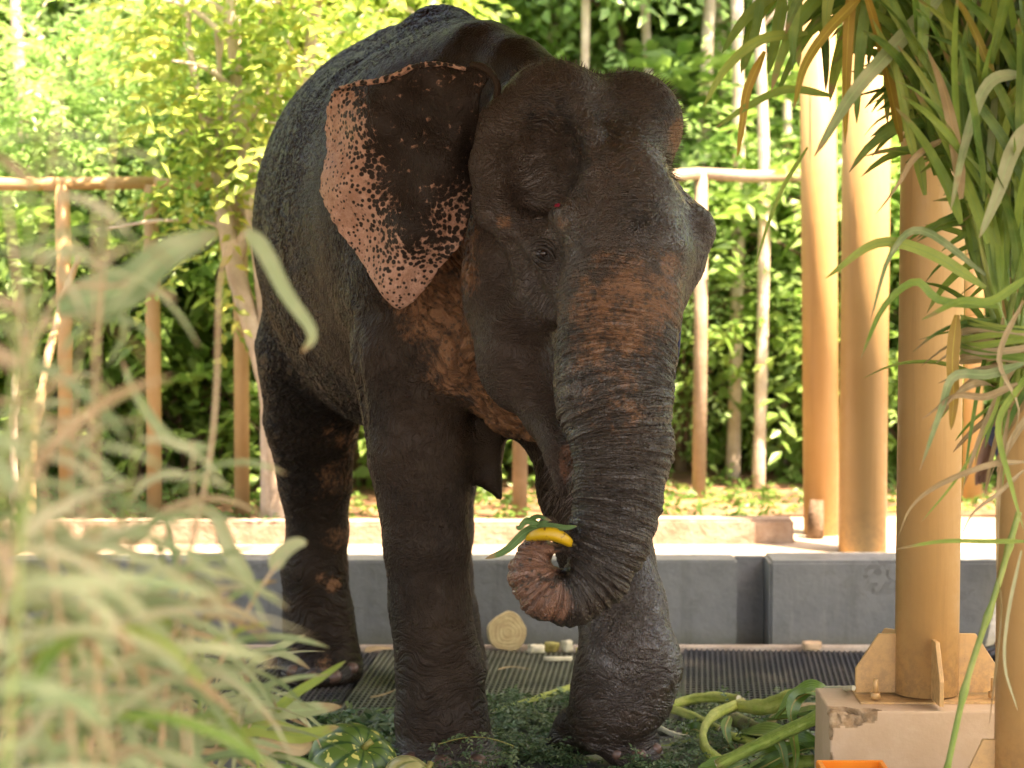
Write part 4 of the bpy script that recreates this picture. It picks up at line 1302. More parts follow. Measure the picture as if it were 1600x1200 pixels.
# low growth and fallen leaves along the kerb
n = 1300
st = np.stack([rg.uniform(-4.5, 5.0, n), np.where(rg.uniform(0, 1, n) < 0.5, 10.9, 11.75) + rg.exponential(0.5, n), np.zeros(n)], 1)
st = st[(st[:, 0] < 1.2) | (st[:, 1] > 11.7)]
n = len(st)
st[:, 2] = [forest_z(a[0], a[1]) for a in st]
dd = rg.normal(0, 1, (n, 3))
dd[:, 2] = np.abs(dd[:, 2]) * 0.8 + 0.2
gm = leaves('ground_cover', *sprays(st, dd, rg, n_leaf=7, spray=0.12, ll=0.05, lw=0.022, droop=0.2)[:5], L_['dark'], sprays_r(n, 7, rg))
link('ground_cover', gm, kind='stuff', label='low green weeds along the kerb under the trees', category='weeds')
# ------------------------------------------------------------------ ribbon leaves
G_ = {}
G_['cane'] = leaf_mat('cane_leaf_green', [(0.045, 0.115, 0.016), (0.10, 0.21, 0.028), (0.19, 0.31, 0.045), (0.33, 0.40, 0.08)], 0.3, 0.38, streak=0.35)
G_['pale'] = leaf_mat('cane_leaf_pale', [(0.15, 0.23, 0.085), (0.25, 0.33, 0.14), (0.38, 0.41, 0.21), (0.55, 0.49, 0.29)], 0.3, 0.5, streak=0.25)
G_['dry'] = leaf_mat('cane_leaf_dry', [(0.30, 0.20, 0.09), (0.40, 0.28, 0.14), (0.50, 0.38, 0.22)], 0.25, 0.6, streak=0.4)
G_['gold'] = leaf_mat('cane_leaf_turning', [(0.30, 0.24, 0.02), (0.42, 0.28, 0.03), (0.36, 0.20, 0.04)], 0.3, 0.45, streak=0.4)
M['cane_stem'] = simple_mat('cane_stem', (0.16, 0.24, 0.04), 0.45, (0.30, 0.33, 0.09), 9.0)
M['dry_stem'] = simple_mat('dry_stem', (0.36, 0.24, 0.12), 0.6, (0.50, 0.38, 0.22), 9.0)

def ribbon_geo(pts, width, twist=0.6, fold=0.3, rv=0.5, nrm0=(0, -0.6, 0.8), n=13, shape=0.55):
    c = [Vector(q) for q in smooth_curve(pts, n)]
    nv = Vector(nrm0)
    vs, across, along = [], [], []
    for i in range(n):
        t = i / (n - 1)
        d = (c[min(i + 1, n - 1)] - c[max(i - 1, 0)]).normalized()
        nv = (nv - d * nv.dot(d))
        if nv.length < 1e-4:
            nv = Vector((1, 0, 0)) - d * d.x
        nv.normalize()
        s = d.cross(nv)
        a = twist * (t - 0.2)
        ss = s * math.cos(a) + nv * math.sin(a)
        nn = nv * math.cos(a) - s * math.sin(a)
        w = width * 0.5 * min(1, (0.35 + t / 0.22)) * (1 - t ** 2.2) ** shape + 0.0008
        ru = 1 + 0.14 * math.sin(t * 21 + rv * 30)
        for k, u in enumerate((-1, -0.5, 0, 0.5, 1)):
            vs.append(c[i] + ss * (u * w) + nn * (abs(u) * w * fold * (ru if abs(u) == 1 else 1)))
            across.append(u)
            along.append(t)
    f = np.array([(i * 5 + k, i * 5 + k + 1, (i + 1) * 5 + k + 1, (i + 1) * 5 + k) for i in range(n - 1) for k in range(4)])
    return vs, f, across, along

def ribbon(name, pts, width, mat, parent=None, rv=0.5, **kw):
    vs, f, across, along = ribbon_geo(pts, width, rv=rv, **kw)
    me = mesh_from(name, vs, f, mat, smooth=True)
    for k, arr in (('across', across), ('along', along), ('rv', [rv] * len(vs))):
        a_ = me.attributes.new(k, 'FLOAT', 'POINT')
        a_.data.foreach_set('value', np.array(arr, dtype=np.float32))
    return link(name, me, parent)

def ribbons_joined(name, items, mat, parent):
    V_, F_, A_, L2, R_ = [], [], [], [], []
    for pts, width, kw in items:
        vs, f, ac, al = ribbon_geo(pts, width, **kw)
        F_.append(f + len(V_))
        V_ += vs
        A_ += ac
        L2 += al
        R_ += [kw.get('rv', 0.5)] * len(vs)
    me = mesh_from(name, V_, np.vstack(F_), mat, smooth=True)
    for k, arr in (('across', A_), ('along', L2), ('rv', R_)):
        a_ = me.attributes.new(k, 'FLOAT', 'POINT')
        a_.data.foreach_set('value', np.array(arr, dtype=np.float32))
    o = link(name, me, parent)
    o['kind'] = 'stuff'
    return o

def droop_pts(p, d, L, droop, curl, rr):
    """a leaf that leaves along d and bends over under its weight"""
    d = Vector(d).normalized()
    pts = []
    q = Vector(p)
    side = Vector((rr.uniform(-1, 1), rr.uniform(-1, 1), 0)) * curl
    for i in range(6):
        pts.append(q.copy())
        d = (d + Vector((0, 0, -droop * 0.34)) + side * 0.12).normalized()
        q = q + d * (L / 5)
    return pts

def kid(o, t):
    o.matrix_parent_inverse = Matrix.Translation(-t.location)
    return o

# ------------------------------------------------------------------ the bundle of cane tied to the column
rb = random.Random(19)
TD = 6.42
tie = P(1572, 528, TD)
bun = thing('cane_bundle', 'big bundle of green cane leaves tied to the dappled column', 'fodder bundle', tie)
for i in range(12):
    a = rb.uniform(-0.30, 0.45)
    L = rb.uniform(0.30, 0.6)
    end = tie + Vector((math.sin(a) * L, rb.uniform(-0.12, 0.14), math.cos(a) * L * 0.9))
    st_ = tie + Vector((rb.uniform(-0.03, 0.08), rb.uniform(-0.05, 0.05), -0.12))
    mid = st_.lerp(end, 0.5) + Vector((rb.uniform(-.03, .03), 0, 0.03))
    vs, fs = tube_geo(smooth_curve([st_, mid, end], 8), [0.009 - 0.0006 * k for k in range(8)], 8)
    kid(link('stem', mesh_from('stem', vs, fs, M['cane_stem'], smooth=True), bun), bun)
_cnt = 0
for i in range(5000):
    if _cnt >= 212:
        break
    a = rb.choice([rb.uniform(-1.30, 0.5), rb.uniform(-0.95, 0.1)])
    t = rb.random() ** 0.8
    rad = 0.06 + 0.74 * t
    p = tie + Vector((math.sin(a) * rad, rb.uniform(-0.20, 0.16), math.cos(a) * rad * 0.95))
    da = a + rb.uniform(-0.45, 0.30)
    d = Vector((math.sin(da), rb.uniform(-0.35, 0.25), math.cos(da) * 0.9 + 0.1))
    L = rb.uniform(0.26, 0.52)
    k = rb.random()
    dr = rb.uniform(0.2, 0.85)
    dpts = droop_pts(p, d, L, dr, 0.5, rb)
    qx, qy = [float(v[0]) for v in pixels(np.array([list(dpts[-1])]))]
    if qx < 1335 + 0.55 * max(0, qy - 20) - 60 * rb.random() ** 3:
        continue
    _cnt += 1
    mt = G_['cane'] if k < 0.93 else (G_['gold'] if k < 0.96 else (G_['pale'] if k < 0.98 else G_['dry']))
    kid(ribbon('leaf', dpts, rb.uniform(0.017, 0.032), mt, bun, twist=rb.uniform(-1.6, 1.6), fold=rb.uniform(0.15, 0.5), rv=rb.random(), nrm0=(rb.uniform(-.5, .5), -0.7, 0.6)), bun)
core = []
for i in range(900):
    px, py = rb.uniform(1350, 1670), rb.uniform(-110, 480)
    if px < 1350 + 0.62 * max(0, py - 20) or rb.random() < 0.1:
        continue
    p = P(px, py, rb.uniform(6.42, 6.78))
    da = rb.uniform(-0.9, 0.25)
    d = Vector((math.sin(da), rb.uniform(-0.3, 0.2), math.cos(da)))
    dp = droop_pts(p, d, rb.uniform(0.16, 0.36), rb.uniform(0.4, 1.3), 0.5, rb)
    core.append((dp, rb.uniform(0.017, 0.032), dict(twist=rb.uniform(-1.2, 1.2), fold=rb.uniform(0.1, 0.4), rv=rb.random() * 0.8, nrm0=(rb.uniform(-.5, .5), -0.8, 0.5), n=9)))
kid(ribbons_joined('inner_leaves', core, G_['cane'], bun), bun)
def leaf_px(q, w, mat, parent, rv=0.5, tw=0.4, name='leaf', fold=0.25, n=16, nrm0=(0, -0.9, 0.3)):
    return kid(ribbon(name, [P(*e) for e in q], w, mat, parent, twist=tw, fold=fold, rv=rv, n=n, nrm0=nrm0), parent)
for q, w, mt, rv, tw in (
    (((1475, -10, 6.3), (1400, 70, 6.28), (1330, 150, 6.25), (1272, 245, 6.22)), 0.046, 'pale', 0.3, 0.5),
    (((1350, -10, 6.3), (1292, 50, 6.3), (1256, 105, 6.3), (1240, 170, 6.3)), 0.030, 'gold', 0.1, 0.8),
    (((1262, 52, 6.4), (1190, 62, 6.35), (1135, 105, 6.3), (1098, 168, 6.3)), 0.030, 'cane', 0.9, 0.6),
    (((1195, 80, 6.4), (1168, 140, 6.4), (1160, 190, 6.4), (1152, 245, 6.4)), 0.026, 'gold', 0.6, 0.5),
    (((1225, -10, 6.5), (1212, 60, 6.5), (1200, 115, 6.5)), 0.036, 'cane', 0.6, 0.2),
    (((1190, -10, 6.5), (1180, 50, 6.5), (1162, 110, 6.5)), 0.028, 'cane', 0.4, 0.2),
    (((1300, 150, 6.4), (1230, 140, 6.4), (1170, 165, 6.4), (1118, 200, 6.4)), 0.024, 'cane', 0.7, 0.5),
    (((1262, 230, 6.4), (1225, 290, 6.4), (1200, 350, 6.4), (1178, 420, 6.4)), 0.012, 'cane', 0.8, 1.0),
    (((1540, 450, 6.35), (1450, 395, 6.3), (1370, 380, 6.3), (1290, 435, 6.3)), 0.034, 'cane', 0.95, 0.5),
    (((1540, 430, 6.35), (1440, 360, 6.3), (1390, 400, 6.28), (1360, 500, 6.28)), 0.022, 'pale', 0.1, 0.9),
    (((1480, 215, 6.3), (1430, 245, 6.28), (1400, 290, 6.28), (1368, 335, 6.28)), 0.026, 'dry', 0.7, 0.9),
    (((1560, 480, 6.3), (1470, 470, 6.28), (1430, 440, 6.28), (1380, 480, 6.28), (1345, 560, 6.3)), 0.024, 'cane', 0.6, 0.8),
    (((1600, 115, 6.25), (1545, 130, 6.22), (1510, 215, 6.2), (1485, 330, 6.2)), 0.034, 'pale', 0.4, 0.4),
    (((1610, 190, 6.2), (1580, 240, 6.2), (1560, 300, 6.2), (1530, 372, 6.2)), 0.044, 'pale', 0.7, 0.3),
    (((1610, 430, 6.2), (1550, 470, 6.2), (1500, 470, 6.2), (1440, 500, 6.22)), 0.024, 'cane', 0.7, 0.6),
    (((1495, 492, 6.34), (1488, 560, 6.33), (1490, 620, 6.33), (1486, 672, 6.33)), 0.038, 'gold', 0.8, 0.1),
    (((1600, 568, 6.22), (1545, 585, 6.2), (1490, 588, 6.2), (1470, 640, 6.2), (1437, 735, 6.22)), 0.028, 'pale', 0.2, 0.9),
    (((1590, 600, 6.25), (1540, 620, 6.22), (1490, 618, 6.2), (1440, 655, 6.2)), 0.030, 'dry', 0.3, 0.7),
    (((1605, 722, 6.25), (1540, 728, 6.2), (1460, 760, 6.2), (1420, 795, 6.2), (1402, 842, 6.2)), 0.024, 'dry', 0.5, 0.9),
    (((1600, 735, 6.25), (1560, 770, 6.2), (1520, 800, 6.2), (1500, 840, 6.2)), 0.016, 'dry', 0.9, 0.9),
    (((1605, 846, 6.2), (1540, 846, 6.2), (1470, 846, 6.2), (1400, 858, 6.2)), 0.013, 'cane', 0.9, 0.3),
    (((1570, 560, 6.3), (1555, 640, 6.28), (1500, 740, 6.28), (1440, 815, 6.28)), 0.010, 'cane', 0.9, 0.6),
    (((1578, 640, 6.3), (1560, 760, 6.3), (1556, 880, 6.3), (1563, 960, 6.3), (1546, 1130, 6.35)), 0.022, 'dry', 0.2, 1.6),
    (((1596, 860, 6.2), (1575, 960, 6.2), (1570, 1040, 6.2), (1590, 1110, 6.2)), 0.009, 'pale', 0.9, 0.6),
    (((1600, 470, 6.2), (1560, 560, 6.2), (1590, 640, 6.2), (1570, 720, 6.2)), 0.022, 'dry', 0.8, 1.2),
    (((1605, 590, 6.2), (1560, 660, 6.2), (1580, 760, 6.2), (1600, 830, 6.2)), 0.018, 'cane', 0.8, 1.2)):
    leaf_px(q, w * (0.62 if mt == 'dry' else 0.9), G_[mt], bun, rv, tw * (2.2 if mt == 'dry' else 1), fold=0.6 if mt == 'dry' else 0.25)
# leaf tips hanging into the picture from the top of the bundle
for i in range(26):
    px = rb.uniform(1190, 1500)
    p = P(px, rb.uniform(-95, -10), TD + rb.uniform(-0.15, 0.3))
    d = Vector((rb.uniform(-0.55, 0.15), rb.uniform(-0.2, 0.2), rb.uniform(-0.7, 0.1)))
    kid(ribbon('leaf', droop_pts(p, d, rb.uniform(0.20, 0.42), rb.uniform(0.8, 1.6), 0.3, rb), rb.uniform(0.026, 0.042), G_['gold'] if i % 13 == 0 else G_['cane'], bun, twist=rb.uniform(-1, 1), fold=0.3, rv=rb.random(), nrm0=(0.1, -0.9, 0.2)), bun)
# hanging dry leaves under the tie
for i in range(34):
    p = tie + Vector((rb.uniform(-0.05, 0.14), rb.uniform(-0.12, 0.1), rb.uniform(-0.16, 0.02)))
    d = Vector((rb.uniform(-0.9, 0.5), rb.uniform(-0.5, 0.3), rb.uniform(-0.7, 0.35)))
    kid(ribbon('leaf', droop_pts(p, d, rb.uniform(0.2, 0.46), rb.uniform(0.3, 0.9), 0.3, rb), rb.uniform(0.010, 0.022), G_['dry'] if i % 2 else G_['cane'], bun, twist=rb.uniform(-2, 2), fold=0.4, rv=rb.random()), bun)
for q in (((1592, 800), (1556, 925), (1512, 1060), (1478, 1210)),):
    pts = smooth_curve([P(a, b, 6.3) for a, b in q], 22)
    rad = [0.0085 * (1 + (0.45 if i % 6 == 3 else 0)) for i in range(22)]
    vs, fs = tube_geo(pts, rad, 10)
    kid(link('stem', mesh_from('stem', vs, fs, M['cane_stem'], smooth=True), bun), bun)
for i in range(9):          # the strands of the tie
    zz = -0.055 + 0.012 * i
    pts = [tie + Vector((0.02 + 0.14 * math.cos(a), 0.13 * math.sin(a), zz + 0.012 * math.sin(a * 2 + i))) for a in np.linspace(0.3, 2 * math.pi + 0.1, 22)]
    kid(ribbon('tie_strand', pts, 0.018, G_['cane' if i % 3 else 'dry'], bun, twist=0.5, fold=0.3, rv=rb.random(), n=30, shape=0.1, nrm0=(1, 0, 0)), bun)

# ------------------------------------------------------------------ blurred fodder plants close to the lens
rf_ = random.Random(41)
def cane_plant(label, base, tip, n_leaf, z0, lw, LL, mats, bend=0.1, droop=(0.3, 1.1), stem_r=0.006):
    t = thing('cane_plant', label, 'cane plant', base, 0, 'pale cane plants close to the lens')
    base = Vector(base)
    tip = Vector(tip)
    mid = base.lerp(tip, 0.5) + Vector((rf_.uniform(-bend, bend), rf_.uniform(-bend, bend), 0))
    c = [Vector(q) for q in smooth_curve([base, mid, tip], 26)]
    vs, fs = tube_geo(c, [stem_r * (1 - 0.6 * i / 25) for i in range(26)], 8)
    kid(link('stem', mesh_from('stem', vs, fs, M['dry_stem'] if rf_.random() < 0.6 else M['cane_stem'], smooth=True), t), t)
    ang = rf_.uniform(0, 6.28)
    for i in range(n_leaf):
        z = z0 + (tip.z - z0) * (i + rf_.random()) / n_leaf
        u = max(0.0, min(0.999, (z - base.z) / max(0.05, tip.z - base.z)))
        p = c[int(u * 25)]
        ang += math.pi + rf_.uniform(-0.9, 0.9)
        d = Vector((math.cos(ang), math.sin(ang) * 0.7, rf_.uniform(0.0, 1.0)))
        mt = rf_.choices(mats, (0.78, 0.12, 0.10))[0]
        kid(ribbon('leaf', droop_pts(p, d, LL * rf_.uniform(0.6, 1.2), rf_.uniform(*droop), 0.5, rf_), lw * rf_.uniform(0.6, 1.25), mt, t, twist=rf_.uniform(-1.8, 1.8), fold=rf_.uniform(0.15, 0.45), rv=rf_.random(), n=11), t)
    return t
mats = (G_['pale'], G_['dry'], G_['cane'])
plants = [  # px, py of the tip, distance, leaves, lowest leaf, leaf width, length
    (40, 700, 2.7, 17, 1.15, 0.024, 0.26), (130, 790, 2.9, 17, 1.12, 0.024, 0.26), (-30, 560, 2.8, 15, 1.2, 0.022, 0.26), (210, 800, 3.2, 17, 1.05, 0.024, 0.28),
    (90, 900, 3.3, 17, 1.0, 0.026, 0.28), (280, 860, 3.6, 17, 0.95, 0.022, 0.26), (20, 830, 3.5, 17, 0.98, 0.026, 0.3), (180, 930, 3.9, 17, 0.90, 0.024, 0.28),
    (320, 960, 4.3, 17, 0.80, 0.024, 0.28), (250, 1000, 4.6, 16, 0.72, 0.024, 0.28), (370, 1010, 5.0, 16, 0.60, 0.026, 0.28), (120, 1010, 4.2, 17, 0.82, 0.026, 0.3),
    (60, 200, 2.6, 7, 1.45, 0.018, 0.20), (10, 300, 2.5, 8, 1.4, 0.016, 0.18), (340, 1060, 5.5, 14, 0.50, 0.028, 0.3), (420, 1080, 5.6, 12, 0.45, 0.026, 0.28), (200, 1080, 5.0, 15, 0.6, 0.028, 0.3), (40, 1000, 4.6, 14, 0.75, 0.028, 0.3)]
cane_labels = ['very blurred cane plant closest to the lens below the fence rail', 'very blurred cane plant closest to the lens before the second fence post', 'blurred cane plant cut by the picture edge below the whitish stick', 'blurred cane plant before the foot of the second fence post',
    'blurred cane plant low in the clump under the crooked stick', 'cane plant before the grey wall under the fence post beside the flank', 'blurred cane plant low at the picture edge before the wall', 'cane plant in the middle of the clump before the grey wall',
    'cane plant leaning before the wall close to the hind leg', 'low cane plant in the clump before the black mat', 'cane plant with its tip beside the hind foot', 'low blurred cane plant in the bottom corner clump',
    'thin tall cane plant reaching highest before the fence', 'thin tall cane plant at the picture edge before the fence', 'sharper low cane plant between the clump and the gourd', 'sharper cane plant nearest to the striped green gourd', 'low cane plant at the bottom edge in the middle of the clump', 'low cane plant at the bottom corner behind the blurred ones']
for i, (px, py, D, n_, z0, lw, LL) in enumerate(plants):
    D += (0.2 if i < 2 else 0.6) if D < 3.1 else 0.6
    lw, n_, z0 = lw * 0.8, int(n_ * 1.6), z0 - 0.06
    tip = P(px, py, D)
    base = Vector((tip.x + rf_.uniform(-0.25, 0.1), D + rf_.uniform(-0.2, 0.2), 0))
    lab = cane_labels[i]
    cane_plant(lab, base, tip, n_, z0, lw, LL, mats)
for px, py, D, lab in ((150, 330, 3.0, 'thin dry cane before the first fence post with narrow leaves'), (95, 120, 3.2, 'thin dry cane reaching the top of the leaves at the picture corner'), (60, 420, 2.8, 'narrow leaved dry cane close to the whitish stick'), (225, 620, 3.4, 'dry cane ending before the second fence post'),
        (20, 480, 3.2, 'narrow dry cane cut by the picture edge'), (300, 690, 3.8, 'dry cane ending before the fence post beside the flank'), (120, 560, 3.4, 'dry cane with narrow leaves before the first fence post foot'), (180, 170, 3.6, 'lone thin cane before the feathery tree')):
    tip = P(px, py, D)
    cane_plant(lab, (tip.x + rf_.uniform(-0.35, 0.25), D + rf_.uniform(-0.2, 0.2), 0), tip, 11, tip.z - 0.45, 0.011, 0.17, (G_['pale'], G_['dry'], G_['pale']), bend=0.16, stem_r=0.0045)
def lone_cane(label, stem, lv):
    t = thing('cane_plant', label, 'cane plant', P(*stem[0]) * 1.0, 0, 'pale cane plants close to the lens')
    t.location = (stem[0][0] and P(*stem[0]).x, P(*stem[0]).y, 0)
    pts = [Vector((P(*stem[0]).x, P(*stem[0]).y, 0))] + [P(*q) for q in stem]
    vs, fs = tube_geo(smooth_curve(pts, 30), [0.005 * (1 - 0.5 * i / 29) for i in range(30)], 8)
    kid(link('stem', mesh_from('stem', vs, fs, M['dry_stem'], smooth=True), t), t)
    for q, w, mt, rv, tw in lv:
        leaf_px(q, w, G_[mt], t, rv, tw)
lone_cane('pale cane with one broad blurred leaf in front of the fence posts', ((-60, 1150, 3.7), (60, 520, 3.7), (200, 440, 3.7)), (
    (((90, 480, 3.7), (200, 450, 3.7), (260, 400, 3.7), (345, 362, 3.7)), 0.070, 'pale', 0.1, 0.2),
    (((200, 440, 3.7), (190, 480, 3.7), (195, 520, 3.7), (170, 570, 3.7)), 0.012, 'pale', 0.4, 0.5),
    (((215, 445, 3.7), (250, 455, 3.7), (275, 470, 3.7)), 0.012, 'dry', 0.4, 0.5)))
lone_cane('thin cane with a hooked leaf hanging before the elephant flank', ((250, 1180, 4.1), (330, 700, 4.1), (345, 430, 4.1), (385, 360, 4.1)), (
    (((383, 358, 4.1), (412, 392, 4.1), (448, 462, 4.1), (487, 520, 4.1), (470, 552, 4.1)), 0.028, 'pale', 0.5, 0.7),
    (((330, 700, 4.1), (270, 690, 4.1), (215, 620, 4.1), (190, 560, 4.1)), 0.02, 'pale', 0.3, 0.8)))
lone_cane('bent cane with a small upright leaf crossing the hind leg', ((250, 1190, 4.4), (330, 1060, 4.4), (400, 930, 4.4), (450, 860, 4.4)), (
    (((425, 890, 4.4), (440, 865, 4.4), (462, 850, 4.4), (480, 848, 4.4)), 0.03, 'pale', 0.7, 0.3),
    (((400, 930, 4.4), (360, 860, 4.4), (330, 800, 4.4), (250, 790, 4.4)), 0.03, 'pale', 0.5, 0.9)))
lone_cane('cane with long drying leaves pointing at the hind foot', ((330, 1195, 5.6), (380, 1150, 5.6), (400, 1110, 5.6)), (
    (((330, 1130, 5.6), (400, 1112, 5.6), (470, 1110, 5.6), (535, 1104, 5.6)), 0.05, 'pale', 0.5, 0.3),
    (((300, 1140, 5.6), (400, 1135, 5.6), (470, 1150, 5.6), (530, 1135, 5.6)), 0.05, 'cane', 1.0, 0.3),
    (((420, 1120, 5.6), (460, 1085, 5.6), (500, 1060, 5.6), (540, 1033, 5.6)), 0.022, 'cane', 0.9, 0.2),
    (((390, 1180, 5.6), (430, 1160, 5.6), (470, 1170, 5.6), (488, 1155, 5.6)), 0.045, 'dry', 0.9, 0.2)))
# bare crooked sticks in front of the fence
def stick(label, q, r0, r1, mat):
    pts = smooth_curve([P(*e) for e in q], 20)
    vs, fs = tube_geo(pts, [r0 + (r1 - r0) * i / 19 + 0.003 * math.sin(i * 2.1) for i in range(20)], 9)
    tag(link('stick', mesh_from('stick', vs, fs, mat, smooth=True)), label, 'stick', None)
stick('grey brown crooked stick leaning against the fence', ((48, 815, 10.7), (52, 700, 10.75), (75, 560, 10.9), (105, 450, 11.2), (125, 400, 11.25)), 0.026, 0.014, M['dry_stem'])
stick('straight whitish stick standing at the picture edge', ((26, 875, 10.4), (22, 760, 10.4), (22, 640, 10.4), (28, 560, 10.4)), 0.022, 0.015, M['bark_pale'])

# ------------------------------------------------------------------ what the trunk holds
def mat_banana():
    m, nt, b, out = new_mat('banana_skin')
    tc = nd(nt, 'ShaderNodeTexCoord').outputs['Object']
    n = nd(nt, 'ShaderNodeTexNoise', {'Vector': tc, 'Scale': 60.0, 'Detail': 4.0}).outputs['Fac']
    nt.links.new(mixc(nt, mapr(nt, n, 0.6, 0.72), (0.55, 0.33, 0.012), (0.12, 0.06, 0.01)), b.inputs['Base Color'])
    b.inputs['Roughness'].default_value = 0.4
    return m
bq = smooth_curve([(822, 843, 6.83, 0.005), (832, 838, 6.82, 0.015), (848, 834, 6.80, 0.0195), (866, 835, 6.79, 0.0205), (882, 842, 6.79, 0.0175), (891, 849, 6.80, 0.012), (896, 851, 6.80, 0.004)], 26)
vs, fs = tube_geo([P(a, b, d) for a, b, d, r in bq], [r for *_, r in bq], 5 * 4)
vs = [Vector(v) + (P(*bq[i // 20][:3]) - Vector(v)) * (0.10 * (0.5 + 0.5 * math.cos(5 * 2 * math.pi * (i % 20) / 20))) for i, v in enumerate(vs)]
ban = link('banana', mesh_from('banana', vs, fs, mat_banana(), smooth=True))
tag(ban, 'ripe yellow banana gripped by the curled trunk tip', 'banana')
M['fresh_leaf'] = leaf_mat('fresh_green_leaf', [(0.07, 0.15, 0.035), (0.12, 0.22, 0.07)], 0.25, 0.4, streak=0.3)
lf = thing('fodder_leaf', 'folded green leaf held with the banana in the trunk', 'leaf', P(840, 826, 6.8))
leaf_px(((872, 822, 6.84), (848, 822, 6.84), (820, 833, 6.83), (790, 860, 6.80), (758, 873, 6.79)), 0.030, M['fresh_leaf'], lf, 0.4, 0.5, 'blade')
leaf_px(((840, 822, 6.83), (862, 823, 6.81), (884, 825, 6.77), (902, 822, 6.76)), 0.020, M['fresh_leaf'], lf, 1.0, 0.2, 'blade')
leaf_px(((838, 824, 6.80), (830, 812, 6.79), (842, 806, 6.78), (862, 814, 6.77)), 0.020, M['fresh_leaf'], lf, 0.1, 0.7, 'blade')
leaf_px(((842, 818, 6.80), (822, 814, 6.78), (812, 824, 6.77), (806, 822, 6.77)), 0.020, M['fresh_leaf'], lf, 0.2, 0.7, 'blade')

bs, bf = tube_geo([P(894, 850, 6.795), P(899, 852, 6.80)], [0.0055, 0.004], 8)
_t = link('stem', mesh_from('stem', bs, bf, simple_mat('banana_stub', (0.05, 0.035, 0.01), 0.7), smooth=True), ban)
# ------------------------------------------------------------------ feed on the floor
H_ = leaf_mat('chopped_herbs', [(0.02, 0.055, 0.018), (0.04, 0.10, 0.035), (0.085, 0.15, 0.065), (0.20, 0.22, 0.09)], 0.25, 0.45)
rg = np.random.default_rng(5)
def herb(name, label, boxes, n, hmax, ll=0.02, spray=0.07, nl=9, seed=5):
    rg = np.random.default_rng(seed)
    pts = []
    for (x0, x1, y0, y1, w) in boxes:
        for i in range(int(n * w)):
            px, py = rg.uniform(x0, x1), rg.uniform(y0, y1)
            e = min((px - x0) / (x1 - x0), (x1 - px) / (x1 - x0), 0.25) * 4
            e2 = min((py - y0) / 25.0, 1)
            g = PG(px, py)
            if mnoise.noise(Vector((g.x * 5, g.y * 5, 1))) < -0.12 * (1 if e > 0.4 else -1.2):
                continue
            pts.append((g.x, g.y, 0.018 + hmax * rg.random() ** 1.6 * e * max(0.1, e2)))
    st = np.array(pts)
    dd = rg.normal(0, 1, (len(st), 3))
    dd[:, 2] = np.abs(dd[:, 2]) * 0.35
    me = leaves(name, *sprays(st, dd, rg, n_leaf=nl, spray=spray, ll=ll, lw=ll * 0.42, droop=0.35)[:5], H_, sprays_r(len(st), nl, rg))
    link(name, me, kind='stuff', label=label, category='chopped fodder')
herb('chopped_herbs', 'loose chopped green herbs strewn around the front feet', ((765, 905, 1092, 1200, 0.32), (640, 940, 1155, 1225, 0.22), (940, 1060, 1192, 1225, 0.06), (1035, 1300, 1095, 1215, 0.34)), 3300, 0.06)
herb('grass_clippings', 'dark green grass clippings beside the gourds', ((470, 640, 1128, 1210, 1.0),), 900, 0.05, 0.04, 0.10, 6, seed=8)

def stalk_mat(name, a, b_):
    m, nt, b, out = new_mat(name)
    tc = nd(nt, 'ShaderNodeTexCoord').outputs['Object']
    n = nd(nt, 'ShaderNodeTexNoise', {'Vector': tc, 'Scale': 18.0, 'Detail': 6.0, 'Roughness': 0.7}).outputs['Fac']
    c = mixc(nt, mapr(nt, n, 0.35, 0.65), a, b_)
    n2 = nd(nt, 'ShaderNodeTexNoise', {'Vector': tc, 'Scale': 45.0, 'Detail': 5.0, 'Roughness': 0.8}).outputs['Fac']
    c = mixc(nt, mapr(nt, n2, 0.60, 0.74, 0.0, 0.8), c, (0.13, 0.075, 0.02))
    an = nd(nt, 'ShaderNodeAttribute', attribute_name='ang').outputs['Fac']
    al = nd(nt, 'ShaderNodeAttribute', attribute_name='along').outputs['Fac']
    cv = nd(nt, 'ShaderNodeCombineXYZ', {0: mth(nt, 'MULTIPLY', an, 9.0), 1: mth(nt, 'MULTIPLY', al, 1.6), 2: n}).outputs[0]
    fib = nd(nt, 'ShaderNodeTexNoise', {'Vector': cv, 'Scale': 2.0, 'Detail': 4.0, 'Roughness': 0.7}).outputs['Fac']
    c = mixc(nt, mapr(nt, fib, 0.5, 0.7, 0.0, 0.6), c, tuple(q * 0.45 for q in a))
    c = mixc(nt, mapr(nt, fib, 0.3, 0.42, 0.5, 0.0), c, (0.62, 0.62, 0.30))
    end = mth(nt, 'ABSOLUTE', mth(nt, 'SUBTRACT', al, 0.5))
    c = mixc(nt, mapr(nt, mth(nt, 'ADD', end, mth(nt, 'MULTIPLY', n2, 0.2)), 0.53, 0.62, 0.0, 0.75), c, (0.24, 0.14, 0.05))
    nt.links.new(c, b.inputs['Base Color'])
    b.inputs['Roughness'].default_value = 0.5
    bp = nd(nt, 'ShaderNodeBump', {'Height': mth(nt, 'ADD', n2, mth(nt, 'MULTIPLY', fib, 2.0)), 'Strength': 1.0, 'Distance': 0.003})
    nt.links.new(bp.outputs[0], b.inputs['Normal'])
    return m
M['stalk'] = stalk_mat('banana_stalk_yellow_green', (0.33, 0.40, 0.06), (0.52, 0.54, 0.13))
M['stalk_g'] = stalk_mat('banana_stalk_green', (0.17, 0.28, 0.03), (0.32, 0.42, 0.07))
M['pith'] = simple_mat('white_stem_pith', (0.50, 0.46, 0.32), 0.6, (0.62, 0.56, 0.38), 30.0)

